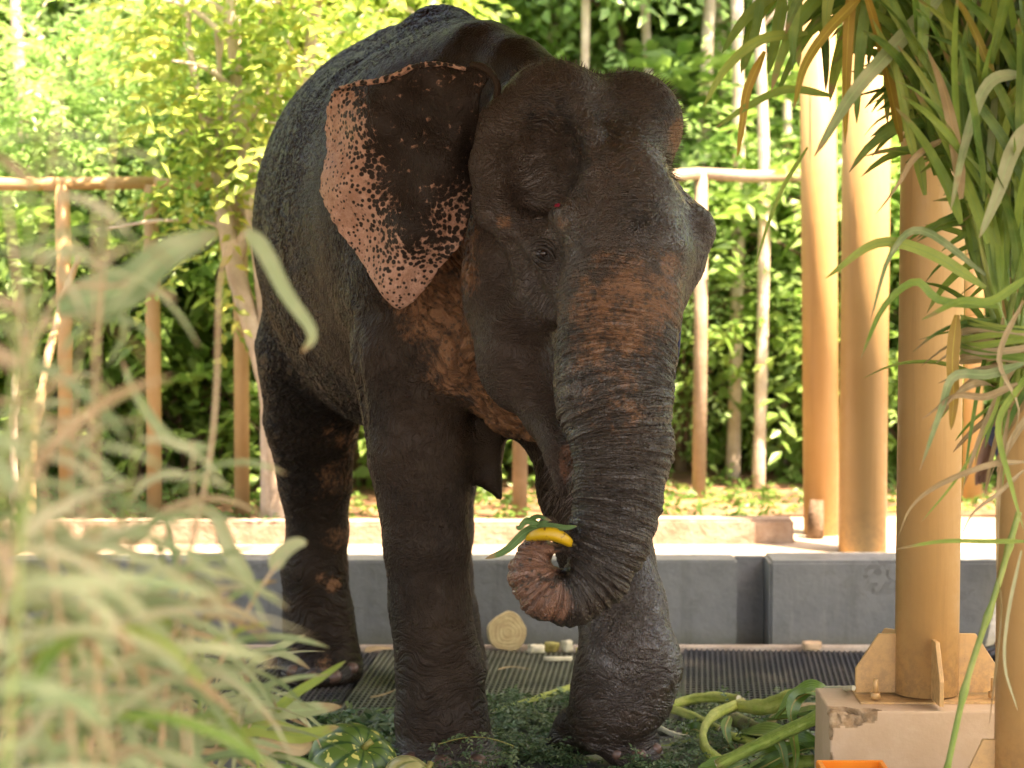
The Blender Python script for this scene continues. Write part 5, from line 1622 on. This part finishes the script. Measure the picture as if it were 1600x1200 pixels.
def stalk(label, q, rad, mat, flat=0.8, group='banana stalks in the heap', cut=True):
    """q: (px, py, height above the floor)"""
    pts = smooth_curve([PG(a, b, z) for a, b, z in q], 20)
    r = smooth_curve([[v, 0] for v in rad], 20)[:, 0]
    t = thing('banana_stalk', label, 'stalk', pts[0], 0, group)
    vs, fs = tube_geo(pts, [v * (1 + 0.05 * math.sin(i * 1.7)) for i, v in enumerate(r)], 14, flat, cap=False)
    vs = [Vector(v) + (Vector(pts[i // 14]) - Vector(v)) * (0.16 * (0.5 + mnoise.noise(Vector(((i % 14) * 0.9, (i // 14) * 0.35, pts[0][0] * 9)))) + (0.30 if i % 14 in (3, 4) and 6 < i // 14 < 16 else 0)) for i, v in enumerate(vs)]
    me = mesh_from('sheath', vs, np.array(fs), mat, smooth=True)
    for kk, arr in (('ang', [math.sin(2 * math.pi * (i % 14) / 14) for i in range(len(vs))]), ('along', [(i // 14) / 19 for i in range(len(vs))])):
        a_ = me.attributes.new(kk, 'FLOAT', 'POINT')
        a_.data.foreach_set('value', np.array(arr, dtype=np.float32))
    kid(link('sheath', me, t), t)
    for e in (0, 19):
        k = 1 if e == 0 else -1
        d = (Vector(pts[e + k]) - Vector(pts[e])).normalized() * 0.003
        vs, fs = tube_geo([Vector(pts[e]) + d * 0.3, Vector(pts[e]) + d * 1.2], [r[e] * 0.93, r[e] * 0.9], 14, flat)
        kid(link('cut_end', mesh_from('cut_end', vs, fs, M['pith']), t), t)
    return t
stalk('single long yellow green stalk lying behind the bent front leg', ((768, 1113, 0.02), (830, 1094, 0.03), (893, 1074, 0.03)), (0.011, 0.012, 0.015), M['stalk'], 0.9, None)
stalk('arched pale stalk from the bent leg across the top of the heap', ((1040, 1108, 0.05), (1075, 1094, 0.07), (1120, 1089, 0.09), (1155, 1093, 0.10)), (0.016, 0.021, 0.021, 0.018), M['stalk'])
stalk('short stalk going down behind the kinked one in the heap', ((1042, 1106, 0.06), (1075, 1116, 0.07), (1110, 1133, 0.06), (1125, 1140, 0.05)), (0.016, 0.018, 0.018, 0.016), M['stalk'])
stalk('kinked pale stalk bending down to the floor in the heap', ((1160, 1098, 0.13), (1115, 1118, 0.13), (1098, 1145, 0.11), (1105, 1172, 0.08), (1135, 1192, 0.05)), (0.020, 0.022, 0.018, 0.021, 0.014), M['stalk'])
stalk('straight thick stalk slanting up to the broken pedestal corner', ((1120, 1196, 0.05), (1180, 1166, 0.12), (1250, 1133, 0.20), (1312, 1103, 0.27)), (0.021, 0.023, 0.024, 0.025), M['stalk_g'])
stalk('bright green round stem at the bottom of the heap', ((1155, 1195, 0.03), (1200, 1192, 0.04), (1275, 1190, 0.05)), (0.026, 0.030, 0.026), M['stalk_g'])
stalk('wide split stalk on top of the heap leading to the big leaf', ((1150, 1103, 0.13), (1195, 1104, 0.15), (1235, 1090, 0.20), (1275, 1074, 0.26)), (0.020, 0.030, 0.030, 0.014), M['stalk'], 0.5)
stalk('pale thin stalk crossing the herbs beside the bent leg', ((1028, 1136, 0.03), (1055, 1148, 0.03), (1078, 1153, 0.03)), (0.010, 0.011, 0.010), M['pith'], 0.7)
stalk('white green stalk piece in the middle of the heap', ((1140, 1148, 0.08), (1165, 1156, 0.08), (1185, 1162, 0.08)), (0.014, 0.015, 0.014), M['stalk'], 0.8)
stalk('mottled brown green stem under the slanting stalk', ((1150, 1125, 0.06), (1190, 1145, 0.07), (1235, 1152, 0.08)), (0.030, 0.032, 0.028), stalk_mat('mottled_stem', (0.16, 0.2, 0.04), (0.10, 0.07, 0.03)), 0.9)
stalk('thin straight stalk reaching across to the column gusset', ((1275, 1077, 0.25), (1305, 1076, 0.30), (1334, 1075, 0.345 + 0.02)), (0.010, 0.010, 0.009), M['pith'], 0.8)
# big leaves in the heap
M['big_leaf'] = leaf_mat('banana_leaf', [(0.05, 0.12, 0.02), (0.10, 0.20, 0.03), (0.16, 0.28, 0.05)], 0.28, 0.33, streak=0.25)
def heap_leaf(label, q, w, rv=0.5, tw=0.5, mat='big_leaf', fold=0.4):
    t = thing('banana_leaf', label, 'leaf', PG(*q[0]), 0, 'banana leaves in the heap')
    kid(ribbon('blade', [PG(*e) for e in q], w, M[mat] if mat in M else G_[mat], t, twist=tw, fold=fold, rv=rv, n=18, shape=0.35), t)
    kid(link('midrib', (lambda g: mesh_from('midrib', g[0], g[1], M['stalk'], smooth=True))(tube_geo(smooth_curve([PG(*e) for e in q], 14), [0.004 * (1 - 0.7 * i / 13) for i in range(14)], 6)), t), t)
heap_leaf('rounded glossy leaf curling over the top of the heap', ((1215, 1120, 0.16), (1240, 1095, 0.23), (1268, 1080, 0.27), (1288, 1095, 0.24), (1285, 1125, 0.18)), 0.10, 0.8, 0.3)
heap_leaf('grey green limp leaf hanging down the middle of the heap', ((1275, 1080, 0.27), (1245, 1092, 0.25), (1235, 1115, 0.22), (1240, 1140, 0.16), (1232, 1160, 0.12)), 0.05, 0.2, 1.2)
heap_leaf('dark leaf behind the slanting stalk next to the pedestal', ((1200, 1125, 0.08), (1245, 1120, 0.14), (1290, 1115, 0.2), (1310, 1125, 0.2)), 0.11, 0.0, 0.3)
heap_leaf('deep green leaf along the foot of the heap below the pedestal', ((1150, 1150, 0.05), (1200, 1150, 0.10), (1260, 1165, 0.1), (1285, 1190, 0.06)), 0.12, 0.1, 0.5)
heap_leaf('leaf strip hanging across the slanting stalk', ((1238, 1130, 0.20), (1240, 1155, 0.15), (1243, 1180, 0.09), (1240, 1210, 0.03)), 0.028, 1.0, 0.4)
heap_leaf('small pointed leaf hanging in front of the slanting stalk', ((1208, 1150, 0.15), (1220, 1170, 0.11), (1228, 1205, 0.04)), 0.04, 0.3, 0.5)
heap_leaf('shredded grey leaf beside the kinked stalk', ((1140, 1120, 0.12), (1133, 1140, 0.10), (1140, 1165, 0.06), (1158, 1190, 0.03)), 0.035, 0.4, 1.4)
heap_leaf('torn leaf lying on the herbs near the bent leg', ((1068, 1150, 0.03), (1085, 1140, 0.05), (1100, 1150, 0.05), (1108, 1170, 0.02)), 0.05, 0.2, 0.7)
heap_leaf('yellow green leaf at the front edge of the heap', ((1090, 1205, 0.02), (1150, 1200, 0.04), (1210, 1175, 0.07), (1280, 1170, 0.1)), 0.09, 1.0, 0.5)
heap_leaf('dark strap of leaf between the herbs and the orange crate', ((1180, 1205, 0.02), (1230, 1180, 0.08), (1275, 1170, 0.10), (1285, 1200, 0.04)), 0.06, 0.0, 0.9)
rh = random.Random(6)
for i in range(26):          # torn strips filling the heap
    px, py = rh.uniform(1080, 1275), rh.uniform(1125, 1200)
    g = PG(px, py, 0.02)
    d = Vector((rh.uniform(-1, 1), rh.uniform(-0.6, 0.6), rh.uniform(0.1, 0.6)))
    pts = droop_pts(g, d, rh.uniform(0.12, 0.3), 0.8, 0.8, rh)
    for p in pts:
        p.z = max(p.z, 0.02)
    o = ribbon('leaf_strip', pts, rh.uniform(0.015, 0.04), (M['big_leaf'], G_['cane'], M['big_leaf'], G_['dry'])[i % 4], None, twist=rh.uniform(-2, 2), fold=0.4, rv=rh.random())
    tag(o, ('torn green strip of leaf', 'torn yellow green strip of leaf', 'torn green strip of leaf', 'torn dry brown strip of leaf')[i % 4] + ' lying in the heap of stalks', 'leaf strip', 'torn leaf strips in the heap')

# cut round of stem leaning on the wall, scraps
disc = thing('stem_slice', 'round pale slice of banana stem leaning on the grey wall', 'stem slice', PG(794, 1019))
r0 = 0.081
rings = [(0.10, 0.0), (0.22, 0.001), (0.3, 0.0), (0.42, 0.0012), (0.52, 0.0), (0.62, 0.0012), (0.72, 0.0), (0.82, 0.001), (0.9, 0.0), (0.97, 0.001), (1.0, -0.004), (1.0, -0.05), (0.5, -0.05)]
vs, fs = [], []
n_ = 40
for (rr_, dz) in rings:
    for i in range(n_):
        a = 2 * math.pi * i / n_
        q = r0 * rr_ * (1 + 0.05 * math.sin(a * 3 + rr_ * 4) + 0.03 * math.sin(a * 5 + 1) * rr_ + 0.05 * mnoise.noise(Vector((math.cos(a) * 2, math.sin(a) * 2, rr_ * 6))))
        vs.append((q * math.cos(a), -dz, q * math.sin(a) + r0))
for j in range(len(rings) - 1):
    for i in range(n_):
        fs.append((j * n_ + i, j * n_ + (i + 1) % n_, (j + 1) * n_ + (i + 1) % n_, (j + 1) * n_ + i))
fs.append(tuple(range(n_)))
M['slice'] = simple_mat('stem_slice_face', (0.42, 0.30, 0.14), 0.6, (0.55, 0.44, 0.22), 25.0, 0.001, 80)
o = link('slice', mesh_from('slice', vs, fs, M['slice'], smooth=False), disc)
disc.rotation_euler = (R(-8), 0, R(8))
disc.location = (P(794, 1000, 9.93).x, 9.93, 0.02)
def scrap(label, px, py, sx, sy, sz, mat, rz=0.0):
    bm = bmesh.new()
    add_box(bm, -sx / 2, sx / 2, -sy / 2, sy / 2, 0, sz, 0)
    bmesh.ops.subdivide_edges(bm, edges=bm.edges[:], cuts=3, use_grid_fill=True)
    for v in bm.verts:
        w = v.co.copy()
        v.co += Vector((mnoise.noise(w * 40 + Vector((px, 0, 0))), mnoise.noise(w * 40 + Vector((0, px, 0))), mnoise.noise(w * 30) * 0.6)) * min(sx, sy) * 0.22
        v.co.z = max(v.co.z, 0)
        v.co.x *= 1 - 0.25 * abs(v.co.y / (sy + 1e-6))
    g = PG(px, py, 0.026)
    o = bm_to('stem_chunk', bm, mat, None, smooth=True)
    o.location = g
    o.rotation_euler = (0, 0, rz)
    tag(o, label, 'stem chunk', 'pale stem chunks at the foot of the wall')
scrap('wide flat white chunk of stem next to the round slice', 838, 1019, 0.07, 0.05, 0.03, M['pith'], 0.2)
scrap('yellowish chunk of stem between two white ones', 862, 1017, 0.06, 0.05, 0.035, M['stalk'], -0.4)
scrap('small upright white chunk of stem beside the bent leg', 886, 1018, 0.04, 0.04, 0.045, M['pith'], 0.5)
scrap('long whitish splinter of stem on the green mat', 872, 1032, 0.12, 0.025, 0.014, M['pith'], 0.12)
scrap('tan lump on the batten in front of the grey wall', 1268, 1014, 0.08, 0.06, 0.03, M['plaster'], 0.1)
scrap('tiny pale crumb of stem behind the round slice', 905, 1020, 0.03, 0.03, 0.02, M['stalk'], 0.1)
for lab, q, w, mt in (('dry brown twig lying on the green mat', ((778, 1046, 0.03), (800, 1042, 0.03), (830, 1046, 0.03)), 0.008, 'dry'), ('dry leaf along the wall beside the front leg', ((570, 1017, 0.03), (590, 1014, 0.035), (618, 1013, 0.03)), 0.03, 'dry'), ('thin dry blade on the green mat near the front leg', ((578, 1090, 0.03), (598, 1086, 0.03), (618, 1078, 0.03)), 0.010, 'dry'), ('pale thin blade on the mat below the dry one', ((580, 1112, 0.03), (600, 1108, 0.03), (622, 1105, 0.03)), 0.008, 'cane')):
    tag(ribbon('fallen_blade', [PG(*e) for e in q], w, G_[mt], None, twist=0.3, rv=0.4, n=8), lab, 'fallen leaf')

# gourds
def gourd_mat(name, a, b_, c_):
    m, nt, b, out = new_mat(name)
    tc = nd(nt, 'ShaderNodeTexCoord').outputs['Object']
    s = nd(nt, 'ShaderNodeAttribute', attribute_name='lobe').outputs['Fac']
    n = nd(nt, 'ShaderNodeTexNoise', {'Vector': tc, 'Scale': 45.0, 'Detail': 3.0}).outputs['Fac']
    col = mixc(nt, mapr(nt, mth(nt, 'ADD', s, mth(nt, 'MULTIPLY', n, 0.8)), 0.5, 0.95), a, b_)
    v = nd(nt, 'ShaderNodeTexNoise', {'Vector': tc, 'Scale': 38.0, 'Detail': 1.0}).outputs['Fac']
    col = mixc(nt, mth(nt, 'MULTIPLY', mapr(nt, v, 0.62, 0.67), mapr(nt, s, 0.2, 0.7)), col, c_)
    nt.links.new(col, b.inputs['Base Color'])
    b.inputs['Roughness'].default_value = 0.35
    return m
def gourd(label, X, Y, r, squash, mat, rz):
    n, k = 96, 40
    vs, lobe = [], []
    for j in range(k + 1):
        ph = math.pi * j / k
        for i in range(n):
            a = 2 * math.pi * i / n
            l = abs(math.sin(a * 5))
            q = r * (1 - 0.07 * (1 - l) ** 1.5 * math.sin(ph))
            top = 1 - 0.22 * math.exp(-((ph / 0.28) ** 2))
            vs.append((q * math.sin(ph) * math.cos(a), q * math.sin(ph) * math.sin(a), r * squash * math.cos(ph) * top))
            lobe.append(l)
    f = np.array([(j * n + i, (j + 1) * n + i, (j + 1) * n + (i + 1) % n, j * n + (i + 1) % n) for j in range(k) for i in range(n)])
    t = thing('gourd', label, 'gourd', (X, Y, r * squash), rz, 'gourds beside the front foot')
    me = mesh_from('rind', vs, f, mat, smooth=True)
    a_ = me.attributes.new('lobe', 'FLOAT', 'POINT')
    a_.data.foreach_set('value', np.array(lobe, dtype=np.float32)[:len(me.vertices)])
    link('rind', me, t)
    v2, f2 = tube_geo([(0, 0, r * squash * 0.74), (0.004, 0, r * squash * 0.95), (0.014, 0.004, r * squash * 1.08)], [0.013, 0.009, 0.011], 8)
    link('stem', mesh_from('stem', v2, f2, M['stalk_g'], smooth=True), t)
    t.rotation_euler = (R(38), R(14), rz)
    return t
gm_ = gourd_mat('green_gourd_rind', (0.018, 0.055, 0.012), (0.075, 0.13, 0.022), (0.50, 0.45, 0.12))
g = P(548, 1170, 7.35)
gourd('dark green striped gourd flecked with yellow beside the front foot', g.x, 7.5, 0.15, 0.72, gm_, 0.4)
g = P(645, 1195, 7.3)
gourd('paler yellow green gourd half hidden below the striped one', g.x, 7.38, 0.105, 0.72, gourd_mat('pale_gourd_rind', (0.16, 0.17, 0.05), (0.34, 0.30, 0.12), (0.5, 0.42, 0.2)), 1.4)
# marigold crumb
bm = bmesh.new()
for i in range(9):
    a = i * 0.7
    v = [bm.verts.new((math.cos(a) * 0.004, math.sin(a) * 0.004, 0)), bm.verts.new((math.cos(a - .25) * 0.018, math.sin(a - .25) * 0.018, 0.006 + 0.002 * (i % 3))), bm.verts.new((math.cos(a + .25) * 0.018, math.sin(a + .25) * 0.018, 0.006))]
    bm.faces.new(v)
o = bm_to('marigold_flower', bm, simple_mat('marigold', (0.75, 0.20, 0.01), 0.6), None)
o.location = PG(492, 1104, 0.027)
tag(o, 'tiny orange marigold on the black mat below the hind foot', 'flower')
# orange crate
cr = thing('plastic_crate', 'orange plastic crate with a red corner at the bottom edge of the picture', 'crate')
ctop = P(1278, 1188, 6.9)
cw = P(1378, 1188, 6.9).x - ctop.x
M['orange'] = simple_mat('orange_plastic', (0.80, 0.20, 0.01), 0.35, (0.85, 0.26, 0.02), 4.0)
M['red'] = simple_mat('red_plastic', (0.75, 0.05, 0.01), 0.35)
cr.location = (ctop.x, 6.9 - 0.27, 0)
h = ctop.z
for nm, x0, x1, y0, y1, z0, z1, mt in (('side_panel', 0.0, cw, 0, 0.008, 0.01, h - 0.03, 'orange'), ('side_panel', 0.0, cw, 0.262, 0.27, 0.01, h - 0.03, 'orange'), ('end_panel', 0.0, 0.008, 0.0085, 0.2615, 0.01, h - 0.03, 'orange'), ('end_panel', cw - 0.008, cw, 0.0085, 0.2615, 0.01, h - 0.03, 'orange'), ('bottom_panel', 0.009, cw - 0.009, 0.009, 0.261, 0.0, 0.009, 'orange'),
        ('rim', 0.03, cw + 0.004, -0.006, 0.012, h - 0.029, h, 'orange'), ('rim', -0.005, cw + 0.004, 0.258, 0.276, h - 0.029, h, 'orange'), ('rim', cw - 0.012, cw + 0.004, 0.013, 0.257, h - 0.029, h, 'orange'), ('rim', -0.005, 0.012, 0.013, 0.257, h - 0.029, h, 'orange'), ('corner', -0.006, 0.029, -0.007, 0.0125, h - 0.06, h + 0.001, 'red')):
    bm = bmesh.new()
    add_box(bm, x0, x1, y0, y1, z0, z1, 0.0025)
    bm_to(nm, bm, M[mt], cr)

# ------------------------------------------------------------------ sprig on the foot, red petal on the brow
rg = np.random.default_rng(9)
st = []
for t in np.linspace(0, 1, 26):
    q = P(685 + 118 * t, 1163 - 14 * math.sin(t * 3) + 5 * t, 7.78 - 0.02 * t)
    st.append((q.x, q.y, q.z))
st = np.array(st)
dd = rg.normal(0, 1, (len(st), 3))
spg = thing('herb_sprig', 'green herb sprig lying across the front foot', 'herb sprig', st[0])
kid(link('foliage', leaves('foliage', *sprays(st, dd, rg, n_leaf=6, spray=0.035, ll=0.015, lw=0.007)[:5], H_, sprays_r(26, 6, rg)), spg), spg)
vs, fs = tube_geo([Vector(q) for q in st], 0.0018, 6)
kid(link('stem', mesh_from('stem', vs, fs, M['stalk_g'], smooth=True), spg), spg)
# ------------------------------------------------------------------ elephant's small parts
from mathutils.bvhtree import BVHTree
_bvh = BVHTree.FromPolygons([tuple(v) for v in V], [tuple(int(i) for i in f) for f in Fq]) if True else None
camv = Vector((0, 0, CAM_Z))
def on_skin(px, py):
    d = (P(px, py, 5.0) - camv).normalized()
    hit = _bvh.ray_cast(camv, d)
    return hit[0], hit[1]
def ball(name, c, r, mat, parent, sx=1, sy=1, sz=1, rot=(0, 0, 0)):
    bm = bmesh.new()
    bmesh.ops.create_uvsphere(bm, u_segments=24, v_segments=14, radius=r)
    o = bm_to(name, bm, mat, parent, smooth=True)
    o.scale = (sx, sy, sz)
    o.rotation_euler = rot
    if parent is not None:
        o.location = Vector(c) - parent.location
    else:
        o.location = c
    return o
M['eye'] = simple_mat('wet_dark_eye', (0.020, 0.010, 0.006), 0.08)
hit, nr_ = on_skin(850, 396)
if hit:
    ball('eye', hit + Vector((0, 0.0125, 0)), 0.0165, M['eye'], elephant)
def lid(q, r):
    c = smooth_curve([(a, b, 0) for a, b in q], 20)
    pts = []
    for a, b, _ in c:
        h_, n_ = on_skin(a, b)
        if h_:
            pts.append(Vector((h_.x, min(h_.y, hit.y + 0.012), h_.z)))
    k = len(pts) - 1
    vs, fs = tube_geo(pts, [r * (0.25 + math.sin(math.pi * i / k)) for i in range(k + 1)], 10)
    o = link('eyelid', mesh_from('eyelid', vs, fs, M['lid'], smooth=True), elephant)
    o.matrix_parent_inverse = Matrix.Translation(-elephant.location)
M['lid'] = simple_mat('eyelid_skin', (0.014, 0.010, 0.007), 0.5, (0.035, 0.022, 0.014), 120.0, 0.002, 200.0, 0.4)
lid(((834, 392), (843, 387), (853, 388), (862, 396), (868, 406)), 0.0062)
lid(((836, 398), (845, 407), (856, 411), (866, 409)), 0.0052)
lid(((826, 386), (840, 376), (856, 377), (870, 390)), 0.0045)
lid(((830, 404), (843, 418), (858, 423)), 0.0040)
M['nail'] = simple_mat('toenail_horn', (0.05, 0.032, 0.022), 0.4, (0.15, 0.075, 0.05), 20.0)
for px, py, s in ((458, 1050, 0.030), (487, 1060, 0.034), (520, 1058, 0.034), (549, 1045, 0.028), (640, 1190, 0.034), (690, 1196, 0.038), (745, 1194, 0.036), (968, 1180, 0.026), (998, 1183, 0.028), (1024, 1172, 0.024)):
    hit, nr_ = on_skin(px, py)
    if hit:
        ball('toenail', hit + Vector((0, 0.017, 0)), s, M['nail'], elephant, 1.0, 0.62, 0.85, (R(-15), 0, 0))
M['petal'] = simple_mat('crimson_petal', (0.28, 0.008, 0.03), 0.5)
hit, nr_ = on_skin(872, 322)
if hit:
    bm = bmesh.new()
    bmesh.ops.create_circle(bm, cap_ends=True, radius=0.008, segments=9)
    for v in bm.verts:
        v.co.x *= 1.7
        v.co.z = 0.002 * math.sin(v.co.x * 400)
    o = bm_to('petal', bm, M['petal'], None)
    o.location = hit + nr_ * 0.004
    o.rotation_euler = nr_.to_track_quat('Z', 'Y').to_euler()
    tag(o, 'small crimson petal stuck on the brow above the eye', 'petal')
# bristly hair on the crown of the head and along the lip
M['hair'] = simple_mat('grey_brown_hair', (0.10, 0.07, 0.05), 0.5)
hv, hf = [], []
rr_ = random.Random(8)
def hair_at(p, d, L, w=0.0006):
    side = d.cross(Vector((0, -1, 0.2)))
    if side.length < 0.01:
        return
    side.normalize()
    o = len(hv)
    q = p + d * L * 0.5 + Vector((0, 0, -0.1 * L))
    e = p + d * L + Vector((0, 0, -0.3 * L))
    hv.extend([p - side * w, p + side * w, q + side * w * 0.7, q - side * w * 0.7, e])
    hf.extend([(o, o + 1, o + 2, o + 3), (o + 3, o + 2, o + 4)])
Vn = np.array(V)
sel = np.where((Vn[:, 1] < 7.9) & (Vn[:, 2] > 1.95) & (Vn[:, 0] > 0.0))[0]
cdir = Vector(P(905, 260, 7.75))
for i in rr_.sample(list(sel), min(2600, len(sel))):
    p = Vector(Vn[i])
    d = (p - cdir).normalized()
    d = (d + Vector((rr_.uniform(-.3, .3), rr_.uniform(-.3, .3), rr_.uniform(-.2, .3)))).normalized()
    hair_at(p, d, rr_.uniform(0.012, 0.035) * (1.3 if p.x > 0.42 else 1))
for i in range(160):
    hit, nr_ = on_skin(rr_.uniform(855, 898), rr_.uniform(700, 800))
    if hit:
        hair_at(hit, (nr_ + Vector((rr_.uniform(-.5, .2), -0.3, -0.8))).normalized(), rr_.uniform(0.02, 0.05))
hr = link('hair', mesh_from('hair', hv, hf, M['hair']), elephant)
hr.matrix_parent_inverse = Matrix.Translation(-elephant.location)
hr['kind'] = 'stuff'
# dark blue rope running down behind the cheek
pts = smooth_curve([P(1101, 388, 7.42), P(1090, 415, 7.40), P(1077, 442, 7.38), P(1065, 480, 7.37), P(1061, 520, 7.36), P(1057, 560, 7.36), P(1040, 640, 7.5)], 26)
vs, fs = tube_geo(pts, 0.0065, 8)
tag(link('rope', mesh_from('rope', vs, fs, simple_mat('navy_rope', (0.012, 0.016, 0.07), 0.5), smooth=True)), 'thin navy blue rope showing along the far cheek of the elephant', 'rope')

# ------------------------------------------------------------------ a person mostly hidden by the column
def skinned(name, verts, edges, radii, mat, parent, levels=2, root=0):
    me = bpy.data.meshes.new(name)
    me.from_pydata([tuple(v) for v in verts], edges, [])
    me.materials.append(mat)
    o = link(name, me, parent)
    sk = o.modifiers.new('skin', 'SKIN')
    sk.use_smooth_shade = True
    for i, r in enumerate(radii):
        d = me.skin_vertices[0].data[i]
        d.radius = r if hasattr(r, '__len__') else (r, r)
        d.use_root = (i == root)
    ss = o.modifiers.new('sub', 'SUBSURF')
    ss.levels = ss.render_levels = levels
    return o
pe = thing('person', 'person in dark trousers and dark shirt standing half hidden behind the hanging grass', 'person', (2.14, 9.72, 0), R(-70))
M['skin_p'] = simple_mat('brown_skin', (0.23, 0.12, 0.07), 0.5)
M['cloth_d'] = simple_mat('dark_navy_cloth', (0.018, 0.020, 0.035), 0.85, (0.03, 0.032, 0.05), 20)
M['cloth_s'] = simple_mat('dark_shirt_cloth', (0.03, 0.03, 0.05), 0.85)
M['shoe'] = simple_mat('black_shoe_leather', (0.01, 0.01, 0.012), 0.35)
bv = [(0, 0, .98), (0, 0, 1.12), (0, .01, 1.28), (0, 0, 1.42), (0, -.01, 1.50), (0, -.03, 1.58), (0, -.03, 1.68)]
br = [(.15, .11), (.135, .10), (.15, .105), (.13, .08), (.05, .055), (.07, .085), (.075, .095)]
be = [(0, 1), (1, 2), (2, 3), (3, 4), (4, 5), (5, 6)]
for s in (-1, 1):
    o_ = len(bv)
    bv += [(s * .19, 0, 1.40), (s * .23, .01, 1.12), (s * .25, -.08, .90), (s * .25, -.11, .82)]
    br += [.055, .042, .032, .028]
    be += [(3, o_), (o_, o_ + 1), (o_ + 1, o_ + 2), (o_ + 2, o_ + 3)]
    for k, dx in enumerate((-.025, -.009, .007, .022)):
        a = len(bv)
        bv += [(s * .25 + dx * .3, -.11 + dx, .76), (s * .24, -.12 + dx, .72 + .004 * k)]
        br += [.0095, .008]
        be += [(o_ + 3, a), (a, a + 1)]
    a = len(bv)
    bv += [(s * .235, -.145, .79)]
    br += [.011]
    be += [(o_ + 3, a)]
    o_ = len(bv)
    bv += [(s * .10, 0, .88), (s * .11, -.01, .50), (s * .115, .01, .10), (s * .115, -.13, .045)]
    br += [.085, .06, .04, (.045, .03)]
    be += [(0, o_), (o_, o_ + 1), (o_ + 1, o_ + 2), (o_ + 2, o_ + 3)]
skinned('body', bv, be, br, M['skin_p'], pe)
tv_ = [(0, 0, 1.0), (-.10, 0, .88), (-.11, -.01, .50), (-.115, .01, .13), (.10, 0, .88), (.11, -.01, .50), (.115, .01, .13)]
skinned('trousers', tv_, [(0, 1), (1, 2), (2, 3), (0, 4), (4, 5), (5, 6)], [(.165, .125), .108, .088, .082, .108, .088, .082], M['cloth_d'], pe)
sv = [(0, 0, .96), (0, 0, 1.12), (0, .01, 1.28), (0, 0, 1.43), (-.19, 0, 1.40), (-.225, .01, 1.20), (.19, 0, 1.40), (.225, .01, 1.20)]
skinned('shirt', sv, [(0, 1), (1, 2), (2, 3), (3, 4), (4, 5), (3, 6), (6, 7)], [(.18, .135), (.16, .125), (.17, .125), (.14, .09), .075, .068, .075, .068], M['cloth_s'], pe)
for s in (-1, 1):
    skinned('shoe', [(s * .115, .05, .05), (s * .115, -.06, .045), (s * .115, -.19, .035)], [(0, 1), (1, 2)], [(.048, .045), (.05, .042), (.045, .032)], M['shoe'], pe)
ball('hair', (2.14, 9.72, 1.70), 0.1, simple_mat('black_hair', (0.01, 0.008, 0.008), 0.6), None, 0.88, 1.05, 0.9)
hh = bpy.data.objects['hair.001'] if 'hair.001' in bpy.data.objects else None
if hh is not None:
    hh.parent = pe
    hh.location = (0, 0.0, 1.70)
for nm, x, y, z, r, sc in (('nose', 0, -.125, 1.625, .016, (0.8, 1, 1.2)), ('ear', -.082, -.025, 1.63, .028, (.4, .8, 1.2)), ('ear', .082, -.025, 1.63, .028, (.4, .8, 1.2)), ('eye', -.03, -.108, 1.65, .011, (1.2, .7, .8)), ('eye', .03, -.108, 1.65, .011, (1.2, .7, .8)), ('mouth', 0, -.112, 1.585, .018, (1.3, .4, .4))):
    bm = bmesh.new()
    bmesh.ops.create_uvsphere(bm, u_segments=12, v_segments=8, radius=r)
    o = bm_to(nm, bm, M['eye'] if nm == 'eye' else M['skin_p'], pe, smooth=True)
    o.location = (x, y, z)
    o.scale = sc
